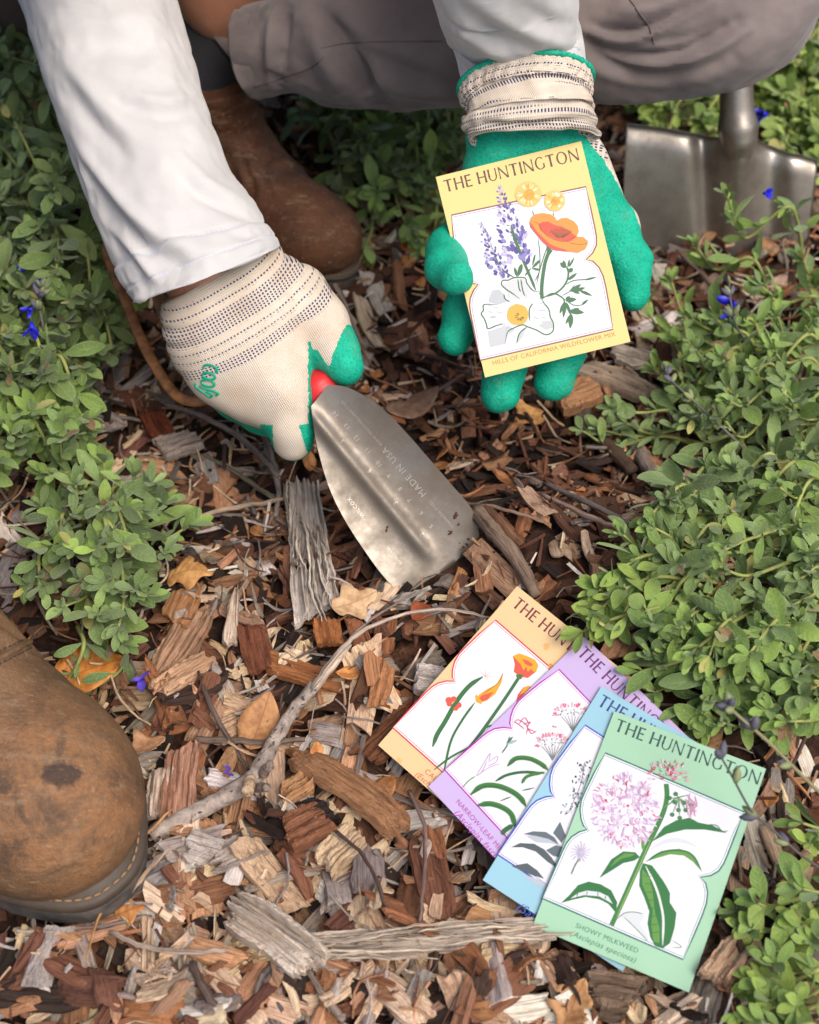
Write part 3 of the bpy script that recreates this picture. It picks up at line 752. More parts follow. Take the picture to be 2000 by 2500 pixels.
leaf_arc([(920, 1358), (980, 1305), (1070, 1305), (1150, 1340), (1205, 1385)], .030, G1, G2)
leaf_arc([(835, 1465), (920, 1420), (1040, 1400), (1180, 1410)], .018, G2); leaf_arc([(1020, 1480), (1060, 1430), (1180, 1400)], .02, G1)
leaf_arc([(662, 1558), (740, 1500), (840, 1495), (940, 1530), (1010, 1580), (1050, 1640)], .034, G1, G2)
leaf_arc([(710, 1632), (800, 1622), (890, 1650), (950, 1700), (975, 1790)], .034, G1, G2)
leaf_arc([(885, 1840), (900, 1810), (960, 1770)], .03, G2); leaf_arc([(865, 1605), (950, 1570)], .008, G2); leaf_arc([(1020, 1530), (1110, 1510)], .008, G2)
for pts in ([(965, 1050), (1000, 1035), (1060, 1080), (1050, 1140)], [(1000, 1065), (1040, 1020), (1070, 1060)], [(1030, 1070), (1080, 1050), (1060, 1090), (1120, 1120)], [(1060, 1090), (1090, 1130), (1125, 1110)], [(965, 1050), (990, 1060), (1040, 1100)]):
    S.line(I, g_(*pts), .006, (220, 80, 130))
S.line(I, g_((880, 1270), (920, 1210), (935, 1150)), .009, (84, 124, 104)); S.lens(I, *g_((910, 1205), (995, 1175)), .02, (170, 196, 184)); S.lens(I, *g_((915, 1200), (960, 1150)), .016, (70, 120, 100))
for pts in ([(700, 1430), (760, 1330), (800, 1270), (790, 1330)], [(700, 1430), (790, 1370), (870, 1340)], [(790, 1330), (850, 1290), (840, 1330), (780, 1360)], [(700, 1430), (740, 1400), (780, 1320)]): S.line(I, g_(*pts), .005, (204, 170, 214))
S.line(I, g_((605, 1510), (650, 1460), (695, 1430)), .007, (110, 150, 110))
S.finish(root)
# ---------------------------------------------------------------- orange packet
S, root = new_packet([(1263, 1431), (1548, 1670), (1227, 2087), (942, 1848)], PACK_P, PACK_N, 0.0, (250, 212, 158), 'pale orange seed packet with a poppy drawing, lowest and leftmost in the fan')
frame_art(S, (226, 60, 70), (236, 130, 130))
S.title(oz(945, 228), oz(1710, 830), (124, 44, 62), .082)
S.caption('CALIFORNIA POPPY', oz(333, 1398), oz(720, 1726), (226, 96, 70)); S.caption('(Eschscholzia californica)', oz(268, 1418), oz(730, 1810), (226, 96, 70), .28)
g_ = lambda *p: [S.to_uv(*oz(*q)) for q in p]; G1 = (58, 118, 66); G2 = (84, 124, 66); RO = (232, 96, 74); YO = (246, 176, 44)
S.line(I, g_((1005, 720), (900, 880), (760, 1080), (670, 1200), (590, 1300)), .022, G1, False)
S.line(I, g_((745, 725), (650, 790), (560, 900), (480, 1040), (425, 1130), (392, 1218)), .030, G1); S.line(I, g_((690, 905), (600, 1030), (520, 1180), (470, 1400)), .016, G1)
S.line(I, g_((400, 1380), (520, 1290), (650, 1220), (740, 1160)), .014, G1); S.line(I, g_((735, 1105), (780, 1075), (840, 1065)), .012, G1)
S.poly(I, g_((955, 580), (1000, 562), (1050, 578), (1110, 605), (1135, 645), (1118, 690), (1060, 735), (1000, 722), (962, 690), (970, 640)), RO)
S.poly(I, g_((955, 580), (1000, 562), (1050, 578), (1110, 605), (1135, 645), (1120, 690), (1100, 690), (1085, 670), (1060, 690), (1050, 655), (1030, 680), (1012, 640), (985, 610)), YO)
S.poly(I, g_((1020, 600), (1060, 612), (1100, 640), (1080, 655), (1040, 635)), RO)
S.poly(I, g_((975, 715), (1000, 704), (1030, 715), (1015, 742), (990, 745)), G2)
S.poly(I, g_((890, 695), (875, 770), (830, 850), (770, 895), (715, 910), (690, 890), (720, 850), (770, 815), (840, 780)), YO)
S.poly(I, g_((820, 830), (780, 885), (720, 908), (700, 890), (740, 855)), RO); S.poly(I, g_((690, 860), (700, 850), (740, 900), (735, 918), (700, 905)), YO)
S.line(I, g_((885, 700), (850, 770), (740, 850)), .004, (120, 90, 40))
for q in ((505, 890, 26), (540, 885, 26), (575, 925, 24), (555, 945, 22), (510, 915, 22)): S.disc(I, g_(q[:2])[0], q[2] * .00085, RO, 12)
S.ellipse(I, g_((545, 912))[0], .016, .008, .5, YO); S.line(I, g_((520, 950), (560, 905), (600, 850)), .024, G1)
for q in ((760, 680), (800, 690), (815, 720), (780, 745), (725, 690)): S.line(I, g_((755, 722), ((755 + q[0]) / 2 + 8, (722 + q[1]) / 2), q), .004, (226, 190, 170))
S.poly(I, g_((975, 915), (990, 850), (1030, 800), (1065, 788), (1095, 800), (1050, 850)), RO); S.poly(I, g_((1005, 850), (1035, 800), (1065, 788), (1095, 802), (1050, 850), (1030, 840)), YO)
S.disc(I, g_((1190, 510))[0], .022, (247, 190, 110), 9, .4); S.disc(I, g_((1225, 655))[0], .02, (240, 160, 60), 9, .4); S.disc(I, g_((160, 1315))[0], .02, (247, 196, 120), 9, .5)
S.finish(root)
# ---------------------------------------------------------------- yellow packet, held in the palm
YD = .785; YC = [(1064, 432), (1420, 346), (1540, 834), (1186, 923)]
S, root = new_packet(YC, D(1300, 635, YD), -FWD, 0.0, (250, 224, 146), 'yellow seed packet with drawn lupine, poppy and white flower, held in the gloved palm', .0016)
frame_art(S, (150, 100, 86), (176, 150, 190))
S.title(yz(101, 457), yz(1252, 178), (106, 78, 68), .066 * 1183 / 1000 * 1.05)
S.caption('HILLS OF CALIFORNIA WILDFLOWER MIX', yz(508, 1942), yz(1562, 1690), (196, 150, 84))
g_ = lambda *p: [S.to_uv(*yz(*q)) for q in p]; rr = random.Random(12)
GN = (74, 122, 84); PU = [(104, 94, 168), (118, 108, 182), (92, 82, 156), (150, 142, 204), (206, 200, 230)]
# white tree-poppy
S.poly(I, g_((500, 1300), (560, 1290), (600, 1330), (620, 1400), (560, 1420), (470, 1400), (470, 1370)), (204, 208, 214))
S.poly(I, g_((500, 1640), (640, 1600), (700, 1640), (640, 1680), (610, 1760), (480, 1790), (460, 1650)), (210, 213, 217))
S.poly(I, g_((590, 1240), (700, 1200), (770, 1200), (830, 1270), (800, 1340), (700, 1380), (620, 1300)), (225, 226, 228))
S.poly(I, g_((960, 1640), (1020, 1620), (1025, 1560), (960, 1560), (900, 1600)), (208, 211, 215)); S.poly(I, g_((710, 1760), (740, 1660), (800, 1620), (760, 1700)), (212, 215, 219))
for k in range(26):
    a = rr.uniform(0, 6.28); q = rr.uniform(110, 230); S.lens(I, *g_((720 + q * math.cos(a), 1500 + q * .8 * math.sin(a)), (720 + (q + 60) * math.cos(a), 1500 + (q + 60) * .8 * math.sin(a))), .008, rr.choice([(204, 208, 215), (214, 215, 221), (195, 200, 206)]))
for pts in ([(545, 1420), (430, 1422), (425, 1470), (405, 1500), (430, 1540), (450, 1590), (465, 1628), (540, 1600), (610, 1585)],
            [(600, 1330), (610, 1370), (645, 1398)], [(740, 1375), (680, 1330), (620, 1290), (580, 1250), (590, 1215), (640, 1210), (690, 1190), (780, 1192), (800, 1240), (850, 1300), (900, 1310)],
            [(720, 1200), (730, 1280), (745, 1310)], [(745, 1200), (760, 1290), (780, 1350)], [(850, 1410), (820, 1460), (820, 1560)], [(900, 1310), (940, 1400), (985, 1460), (1000, 1530), (1025, 1580), (1020, 1650), (960, 1680), (880, 1640), (800, 1610), (760, 1595), (690, 1620), (630, 1660), (610, 1760)],
            [(800, 1612), (750, 1650), (725, 1690), (710, 1755)]):
    S.line(I, g_(*pts), .0085, GN)
S.disc(I, g_((717, 1508))[0], .072, (247, 190, 84), 22, .04)
for k in range(12): a = rr.uniform(0, 6.28); S.line(I, g_((735 + 14 * math.cos(a), 1525 + 12 * math.sin(a)), (735 + 45 * math.cos(a), 1525 + 40 * math.sin(a))), .006, (110, 110, 60))
# stems
S.line(I, g_((895, 850), (910, 1000), (905, 1130), (880, 1250)), .006, GN); S.line(I, g_((845, 610), (858, 662)), .006, GN); S.line(I, g_((1024, 628), (1026, 662)), .006, GN)
S.line(I, g_((970, 930), (930, 1050), (900, 1150), (865, 1225)), .007, GN)
S.line(I, g_((990, 960), (955, 1060), (935, 1180), (925, 1280), (928, 1370)), .024, GN, False); S.poly(I, g_((965, 918), (1020, 958), (990, 1000), (970, 1000)), GN)
S.line(I, g_((660, 735), (720, 920), (770, 1050), (830, 1190), (875, 1300)), .018, GN); S.line(I, g_((490, 910), (540, 1040), (600, 1130), (690, 1190)), .010, GN)
S.line(I, g_((930, 1360), (1050, 1320), (1130, 1240), (1155, 1150), (1130, 1080)), .012, GN); S.line(I, g_((930, 1370), (1020, 1325), (1100, 1360), (1120, 1400), (1090, 1470)), .010, GN)
S.line(I, g_((1130, 1250), (1200, 1215), (1300, 1205), (1390, 1190)), .007, GN); S.line(I, g_((1100, 1345), (1160, 1310), (1210, 1250)), .006, GN); S.line(I, g_((1130, 1380), (1200, 1425), (1280, 1420), (1325, 1380)), .006, GN)
for a, b, wd in (((690, 1100), (715, 1185), .02), ((755, 1070), (722, 1180), .03), ((870, 985), (845, 1090), .014), ((915, 1035), (840, 1110), .02), ((915, 1125), (840, 1110), .016), ((780, 1175), (835, 1105), .014), ((1130, 1105), (1085, 1060), .03), ((1125, 1100), (1110, 1040), .024), ((1150, 1100), (1165, 1030), .014), ((1160, 1100), (1205, 1015), .014), ((1155, 1140), (1195, 1110), .03), ((1150, 1210), (1230, 1150), .022), ((1290, 1210), (1400, 1185), .014), ((1170, 1310), (1265, 1245), .026), ((1185, 1310), (1300, 1275), .026), ((1190, 1305), (1255, 1325), .018), ((1250, 1300), (1360, 1345), .020), ((1130, 1385), (1225, 1375), .032), ((1130, 1380), (1170, 1350), .022), ((1270, 1420), (1325, 1378), .016), ((1120, 1400), (1080, 1500), .022), ((1130, 1400), (1110, 1535), .024), ((1135, 1400), (1180, 1520), .020), ((1160, 1475), (1290, 1490), .036), ((1180, 1480), (1250, 1455), .026), ((1180, 1500), (1130, 1590), .020), ((1180, 1500), (1170, 1628), .032)):
    S.lens(I, *g_(a, b), wd, GN)
# lupines
for (ax, ay), (bx, by), w0, w1, n, L in (((556, 385), (735, 1040), 14, 118, 120, 46), ((392, 700), (575, 1180), 10, 80, 95, 36)):
    for k in range(n):
        t = (k + rr.random()) / n; t = t ** .85; cx = ax + (bx - ax) * t; cy = ay + (by - ay) * t; wv = w0 + (w1 - w0) * min(1, t * 1.6); o_ = rr.uniform(-1, 1)
        an = math.atan2(by - ay, bx - ax) + o_ * .7 + rr.gauss(0, .2); x = cx + o_ * wv; y = cy - abs(o_) * -10 + rr.gauss(0, 8); l = L * (.4 + .6 * t) * rr.uniform(.6, 1.1)
        S.ellipse(I, g_((x, y))[0], l * .00085 * .66, l * .00085 * rr.uniform(.28, .44), an, rr.choice(PU if t > .12 else PU[3:]), 10)
S.line(I, g_((662, 740), (700, 880), (745, 985)), .014, GN)
for k in range(9): S.line(I, g_((650 + k * 12, 745 + k * 30), (650 + k * 12 + rr.choice([-30, 30]), 735 + k * 30)), .005, GN)
# yellow discs and poppy
for (cx, cy), rad in (((810, 474), 104), ((1037, 530), 84)):
    S.disc(I, g_((cx, cy))[0], rad * .00084, (251, 206, 116), 26, .03)
    for k in range(34): a = rr.uniform(0, 6.28); S.lens(I, *g_((cx + rad * .45 * math.cos(a), cy + rad * .45 * math.sin(a)), (cx + rad * .95 * math.cos(a), cy + rad * .95 * math.sin(a))), .012, rr.choice([(254, 232, 180), (248, 190, 90), (255, 244, 220), (247, 180, 70)]))
    S.disc(I, g_((cx + 4, cy + 4))[0], rad * .00038, (246, 178, 74), 18, .06)
    for k in range(22): a = rr.uniform(0, 6.28); q = rad * rr.uniform(.1, .4); S.disc(I, g_((cx + q * math.cos(a), cy + q * math.sin(a)))[0], .004, rr.choice([(232, 140, 50), (250, 200, 100)]), 6)
OR = (246, 160, 74); RD = (232, 96, 78)
S.poly(I, g_((820, 712), (835, 670), (870, 645), (930, 635), (1000, 645), (1040, 672), (1055, 702), (1090, 680), (1140, 676), (1200, 705), (1235, 745), (1243, 795), (1225, 838), (1280, 840), (1315, 870), (1320, 905), (1300, 945), (1240, 975), (1150, 966), (1040, 955), (990, 935), (930, 880), (870, 808), (828, 755)), OR)
S.poly(I, g_((820, 712), (840, 730), (880, 790), (950, 860), (1000, 905), (1060, 930), (1130, 950), (1150, 966), (1040, 955), (990, 935), (930, 880), (870, 808), (828, 755)), RD)
S.poly(I, g_((895, 735), (930, 712), (980, 708), (1030, 735), (1060, 745), (1110, 755), (1160, 790), (1215, 830), (1250, 850), (1200, 872), (1150, 885), (1110, 880), (1040, 862), (960, 822), (910, 780)), RD)
S.poly(I, g_((1225, 838), (1280, 840), (1315, 870), (1312, 900), (1240, 905), (1150, 890), (1190, 868)), OR)
for k in range(16): x = 985 + k * 12; S.line(I, g_((x, 745 + abs(k - 8) * 5 + rr.uniform(0, 20)), (x + 20 - k * .5, 800), (1060 + k * 3, 850)), .0035, (120, 90, 50))
for pts in ([(828, 700), (900, 730), (930, 790), (1000, 850), (1110, 880), (1180, 855), (1225, 838)], [(1055, 702), (1060, 720)], [(1150, 890), (1240, 905), (1310, 895), (1318, 870)]): S.line(I, g_(*pts), .004, (150, 100, 50))
S.finish(root)
YSHEET = S
# ================================================================== trowel
def metal(name, dirty=.5, base=(.56, .54, .51), rough=.30, fk=.75):
    M = Mat(name); co = M.coord(); n = M.noise(co, 38, 6, .65); f = M.noise(M.map(co, (900, 900, 60)), 1, 3, .6); sp = M.noise(co, 420, 3, .5)
    c = M.mix(M.ramp(n, [(.40, 0), (.70, dirty)]), base, (.20, .165, .13))
    c = M.mix(M.ramp(sp, [(.64, 0), (.72, .5)]), c, (.22, .15, .10)); film = M.ramp(M.noise(M.map(co, (1, 1, 1), (3, 1, 2)), 26, 5, .7), [(.38, .12), (.64, fk)])
    rg = M.math('ADD', M.math('MULTIPLY', n, .30), rough - .10)
    return M.bsdf(M.mix(film, c, (.115, .088, .062)), M.math('ADD', rg, M.math('MULTIPLY', film, .25)), M.math('SUBTRACT', 1.0, M.math('MULTIPLY', film, .75)), normal=M.bump(M.math('ADD', f, M.math('MULTIPLY', sp, .6)), .10, .0006))
STEEL = metal('worn_stainless_steel', .9, (.29, .262, .225), .38)
RIBA, RIBB = np.array([762., 1012.]), np.array([1068., 1380.]); RD_ = (RIBB - RIBA) / np.linalg.norm(RIBB - RIBA)
def blade_pt(px, py, lift=0.0):
    q = np.array([px, py]) - RIBA; t = q @ RD_; dl = q[0] * -RD_[1] + q[1] * RD_[0]       # dl > 0: left side of the rib
    dep = .790 + .012 * t / 500 + max(0, t - 500) * .0005
    rib = .0036 * math.exp(-(dl / 17) ** 2) * np.clip((470 - t) / 60, 0, 1) * np.clip((t + 40) / 60, 0, 1)
    dish = .0050 * (abs(dl) / 120) ** 2 * np.clip(1.15 - t / 700, .3, 1)
    return D(px, py, dep - rib - dish - lift)
ST = [((760, 992), (800, 940)), ((762, 1010), (838, 943)), ((768, 1055), (885, 963)), ((779, 1108), (935, 998)), ((803, 1188), (992, 1056)), ((838, 1262), (1048, 1120)),
      ((884, 1335), (1102, 1182)), ((935, 1405), (1152, 1242)), ((990, 1462), (1168, 1290)), ((1030, 1500), (1168, 1345)), ((1075, 1520), (1150, 1410))]
Ls = smooth_path([list(a) + [0] for a, b in ST], 70)[:, :2]; Rs = smooth_path([list(b) + [0] for a, b in ST], 70)[:, :2]
tt = np.linspace(0, 1, 41); Vt = np.array([[blade_pt(*(a + (b - a) * t)) for t in tt] for a, b in zip(Ls, Rs)]); n = 70 * 41
Vb = Vt + FWD * .0016; V = np.vstack([Vt.reshape(-1, 3), Vb.reshape(-1, 3)])
F = [grid_faces(70, 41)[:, ::-1], grid_faces(70, 41, off=n)]
i = np.arange(69) * 41; F.append(np.stack([i + 41, i, i + n, i + 41 + n], -1)[:, ::-1]); i = i + 40; F.append(np.stack([i, i + 41, i + 41 + n, i + n], -1)[:, ::-1])
j = np.arange(40); F.append(np.stack([j, j + 1, j + 1 + n, j + n], -1)[:, ::-1]); j = j + 69 * 41; F.append(np.stack([j + 1, j, j + n, j + 1 + n], -1)[:, ::-1])
trowel = thing('trowel', D(790, 980, .815), 'hand trowel with a red grip and stamped steel blade pushed into the mulch', 'trowel')
blade = mk('blade', V, np.concatenate(F), STEEL, trowel, smooth=True)
md = blade.modifiers.new('edge', 'EDGE_SPLIT'); md.split_angle = R(50)
# stamped figures and words
STAMP = flat_mat('stamped_mark', (.40, .37, .32), .5, **{'Metallic': .9})
SV, SF = [], []
def stamp(txt, a, b=None, size=None, d=None):
    """letters pressed on the blade: from photo pixel a towards b (or of a size along d)"""
    a = np.array(a, float)
    cu = bpy.data.curves.new('stamp', 'FONT'); cu.body = txt; cu.size = 1; cu.resolution_u = 2; cu.space_character = 1.15
    to = bpy.data.objects.new('stamp', cu); me = bpy.data.meshes.new_from_object(to)
    co = np.empty(len(me.vertices) * 3); me.vertices.foreach_get('co', co); co = co.reshape(-1, 3); x0, x1 = co[:, 0].min(), co[:, 0].max()
    if b is not None: v = np.array(b, float) - a; L = np.linalg.norm(v); d = v / L; k = L / (x1 - x0)
    else: k = size
    up = np.array([d[1], -d[0]]); bI = len(SV)
    SV.extend(blade_pt(*(a + d * (x - x0) * k + up * y * k), lift=.00012) for x, y, _ in co)
    SF.extend([bI + q for q in p.vertices] for p in me.polygons)
    bpy.data.objects.remove(to); bpy.data.meshes.remove(me); bpy.data.curves.remove(cu)
def tz(x, y): return (740 + x * .28986, 900 + y * .28986)
stamp('MADE IN USA', tz(1040, 1050), tz(695, 655)); stamp('WWW.WILCOXALLPRO.COM', tz(672, 640), tz(338, 268))
dn = -RD_
for t_, p in zip(['14', '13', '12', '11', '10', '9', '8', '7', '6', '5'], [(300, 385), (395, 490), (478, 590), (570, 695), (665, 805), (745, 900), (838, 1010), (918, 1105), (1015, 1215), (1100, 1325)]):
    stamp(t_, tz(*p), size=15, d=dn)
for t_, p in zip(['5', '4', '3', '2'], [(350, 610), (585, 865), (800, 1130), (1025, 1395)]): stamp(t_, tz(*p), size=17, d=dn)
stamp('WILCOX', tz(520, 1240), tz(395, 1080)); stamp('WITH CARE', tz(840, 1640), tz(720, 1500)); stamp('STAINLESS STEEL', tz(1270, 1325), tz(1075, 1110))
mk('stamped_lettering', np.array(SV), SF, STAMP, blade)
DIRT = flat_mat('wet_soil_crumb', s2l(86, 50, 32, .8), .9); rz = random.Random(4); acc = Acc()
for x, y, q in ((1285, 1230, 22), (1275, 1260, 16), (1310, 1310, 17), (1240, 1385, 16), (1230, 1370, 10), (705, 1340, 17), (700, 1370, 10), (1395, 1440, 14), (1380, 1480, 16), (1350, 1500, 14), (1320, 1470, 6), (1065, 1555, 5), (205, 540, 4)):
    acc = Acc()
    for k in range(6):
        c = blade_pt(*(np.array(tz(x, y)) + [rz.gauss(0, q * .09), rz.gauss(0, q * .13)])); s_ = q * rz.uniform(.00002, .00005)
        P = np.array([[-1, 0, 0], [1, 0, 0], [0, 1, 0], [0, -1, 0], [0, 0, 1], [0, 0, -1]], float) * s_ * np.array([[rz.uniform(.6, 1.6)] * 3]) + c
        acc.add(P, F3=[[0, 2, 4], [2, 1, 4], [1, 3, 4], [3, 0, 4], [2, 0, 5], [1, 2, 5], [3, 1, 5], [0, 3, 5]])
    acc.build('soil_crumb', DIRT, blade)

M = Mat('red_grip'); c_ = M.coord(); nn = M.noise(c_, 260, 4, .6)
RED = M.bsdf(M.mix(M.math('MULTIPLY', nn, .5), s2l(222, 40, 44, .9), s2l(160, 30, 36, .8)), .42, normal=M.bump(nn, .25, .0006))
HAX = [D(802, 976, .803), D(782, 952, .806), D(752, 915, .820), D(690, 842, .832), D(640, 782, .836), D(598, 732, .838)]
P = smooth_path(HAX, 40); tq = np.linspace(0, 1, 40); rad = .0115 + .0030 * np.sin(tq * 3.1) + .001 * np.cos(tq * 40) * (tq > .12); rad[0] *= .72; rad[1] *= .9; rad[-1] *= .6
V, F4, F3 = tube(P, rad, 24); mk('grip', V, [F4, F3], RED, trowel, smooth=True)
M = Mat('strap_leather'); c_ = M.coord(); nn = M.noise(c_, 150, 4, .6)
STRAP = M.bsdf(M.ramp(nn, [(.35, s2l(104, 66, 34)), (.65, s2l(150, 100, 56))]), .5, normal=M.bump(nn, .3, .0006))
def strap(pts, wd, th, nm):
    P = smooth_path([D(x, y, d) for x, y, d in pts], 60); T, A, B = frames(P)
    view = P - CAM; view /= np.linalg.norm(view, axis=1)[:, None]
    side = np.cross(T, view); side /= np.linalg.norm(side, axis=1)[:, None]; nrm = np.cross(T, side)
    prof = [(-1, -.3), (-.85, .8), (-.3, 1), (.3, 1), (.85, .8), (1, -.3), (.6, -1), (-.6, -1)]
    V = np.stack([P + side * wd * a + nrm * th * b for a, b in prof], 1).reshape(-1, 3)
    return mk(nm, V, grid_faces(60, 8, True), STRAP, trowel, smooth=True)
st = strap([(560, 930, .835), (520, 968, .835), (475, 980, .835), (432, 965, .84), (392, 915, .85), (345, 830, .865), (305, 730, .88), (272, 650, .89), (262, 608, .895), (272, 588, .90), (300, 582, .90), (335, 600, .90), (365, 660, .89), (388, 740, .875), (405, 790, .86), (430, 850, .85)], .0033, .0018, 'wrist_strap')

# ================================================================== spade
STEEL2 = metal('spade_steel', .8, (.46, .42, .37), .27, .35)
SPN = unit([-.10, -math.cos(R(18)), math.sin(R(18))]); SP0 = G(1745, 612, 0.0)
def sp_pt(px, py, off=0.0):
    d = ray(px, py); t = ((SP0 - CAM) @ SPN) / (d @ SPN); return CAM + d * t + SPN * off
xs = np.linspace(0, 1, 61); TOPX = [1530, 1560, 1620, 1680, 1705, 1730, 1762, 1775, 1800, 1825, 1838, 1855, 1880, 1915, 1956, 1999]
TOPY = [303, 309, 318, 330, 338, 343, 336, 318, 306, 310, 322, 348, 366, 378, 386, 402]
def prof(px, py):
    h = np.exp(-((px - 1803 + (py - 400) * .1) / 38) ** 2) * .012 * np.clip((620 - py) / 240, .15, 1)
    tr = -.007 * np.exp(-((px - 1716 + (py - 340) * -.06) / 26) ** 2) - .006 * np.exp(-((px - 1888) / 34) ** 2)
    side = .004 * np.clip((1650 - px) / 120, 0, 1) ** 2 - .004 * np.clip((px - 1930) / 70, 0, 1)
    return h + tr + side
NV = 26; Vt = []
for x in xs:
    tx = 1530 + (1999 - 1530) * x; ty = np.interp(tx, TOPX, TOPY); bx = 1536 + (1962 - 1536) * x; by = 690 + 30 * x + 40 * math.sin(x * 3.14)
    col = []
    for k in range(NV):
        v = k / (NV - 1); px, py = tx + (bx - tx) * v - 10 * math.sin(v * 3.1) * (1 - x), ty + (by - ty) * v
        roll = .005 * math.exp(-(v / .05) ** 2) * (1 - math.exp(-((tx - 1800) / 60) ** 2))
        col.append(sp_pt(px, py, prof(px, py) - roll))
    Vt.append(col)
Vt = np.array(Vt); n = 61 * NV; V = np.vstack([Vt.reshape(-1, 3), (Vt - SPN * .002).reshape(-1, 3)])
F = [grid_faces(61, NV), grid_faces(61, NV, off=n)[:, ::-1]]
i = np.arange(60) * NV; F.append(np.stack([i, i + NV, i + NV + n, i + n], -1)[:, ::-1])
j = np.arange(NV - 1); F.append(np.stack([j, j + 1, j + 1 + n, j + n], -1)); j = j + 60 * NV; F.append(np.stack([j + 1, j, j + n, j + 1 + n], -1))
spade = thing('spade', SP0, 'steel spade standing with its blade dug into the mulch under the knee', 'spade')
mk('blade', V, np.concatenate(F), STEEL2, spade, smooth=True)
P = smooth_path([sp_pt(1806, 420, .004), sp_pt(1804, 350, .002), sp_pt(1801, 300, 0), sp_pt(1799, 240, -.002), sp_pt(1799, 180, -.003), sp_pt(1798, 90, -.004)], 30)
rad = np.interp(np.linspace(0, 1, 30), [0, .2, .36, .5, .8, 1], [.004, .0125, .0142, .0118, .0108, .0105])
V, F4, F3 = tube(P, rad, 24); mk('socket', V, [F4, F3], STEEL2, spade, smooth=True)
M = Mat('ash_handle'); c_ = M.coord(); nn = M.noise(M.map(c_, (200, 200, 12)), 1, 4, .6)
WOODH = M.bsdf(M.ramp(nn, [(.35, s2l(120, 84, 50)), (.65, s2l(172, 128, 82))]), .5)
up = unit(P[-1] - P[-6]); V, F4, F3 = tube([P[-1] - up * .01, P[-1] + up * .25, P[-1] + up * .52], [.0095, .0115, .0115], 16); mk('shaft', V, [F4, F3], WOODH, spade, smooth=True)
# ================================================================== the gardener
from mathutils.bvhtree import BVHTree
person = thing('person', (0.0, .40, 0.0), 'crouching person in white long sleeves, grey trousers and green coated gloves, planting with a trowel', 'person')

def loft(st, nu, nv, ratio=1.0, close0=False, close1=False, lip=None):
    """limb or sleeve from its two edges: rows of (ax, ay, bx, by, depth[, ratio]); returns rings (nu, nv, 3), u, angle"""
    S = smooth_path([[r_[0], r_[1], r_[4]] for r_ in st], nu); E = smooth_path([[r_[2], r_[3], r_[5] if len(r_) > 5 else ratio] for r_ in st], nu)
    A = np.array([D(x, y, d) for x, y, d in S]); B = np.array([D(x, y, d) for (x, y, _), (_, _, d) in zip(E, S)])
    C = (A + B) / 2; a = (B - A) / 2; T = np.gradient(C, axis=0); T /= np.linalg.norm(T, axis=1)[:, None]
    b = np.cross(T, a); b /= np.linalg.norm(b, axis=1)[:, None]; b *= np.sign((b @ -FWD))[:, None]
    b *= (np.linalg.norm(a, axis=1) * E[:, 2])[:, None]
    th = np.arange(nv) / nv * 2 * np.pi
    P = C[:, None] + np.cos(th)[None, :, None] * a[:, None] + np.sin(th)[None, :, None] * b[:, None]
    u = np.r_[0, np.cumsum(np.linalg.norm(np.diff(C, axis=0), axis=1))]
    return P, u, th, np.linalg.norm(a, axis=1)
def normals(V, F):
    N = np.zeros_like(V); q = V[F]; fn = np.cross(q[:, 2] - q[:, 0], q[:, 3] - q[:, 1])
    for k in range(4): np.add.at(N, F[:, k], fn)
    return N / (np.linalg.norm(N, axis=1)[:, None] + 1e-12)
def pl_dist(Q, pts):
    pts = np.asarray(pts, float); d = np.full(len(Q), 1e9); tb = np.zeros(len(Q)); n = len(pts) - 1
    for i in range(n):
        e = pts[i + 1] - pts[i]; t = np.clip(((Q - pts[i]) @ e) / (e @ e), 0, 1); di = np.linalg.norm(Q - pts[i] - t[:, None] * e, axis=1)
        m = di < d; d = np.where(m, di, d); tb = np.where(m, (i + t) / n, tb)
    return d, tb
def crease(V, F, items, back=.15):
    """press folds into a cloth surface: each fold is a line seen on the photograph, a width and a height"""
    N = normals(V, F); Q = to_px(V); view = V - CAM; view /= np.linalg.norm(view, axis=1)[:, None]
    face = np.clip((-(N * view).sum(1) - back) * 3, 0, 1); dis = np.zeros(len(V))
    for pts, wd, amp in items:
        pts = smooth_path([list(p) + [0] for p in pts], 24)[:, :2]
        d, t = pl_dist(Q, pts); dis += 1.3 * amp * np.exp(-(d / wd) ** 2) * np.sin(np.pi * np.clip(t, .04, .96)) ** .5
    return V + N * (dis * face)[:, None]
def outward(V, F, C):
    n = normals(V, F); return F if ((V - C) * n).sum() > 0 else F[:, ::-1]

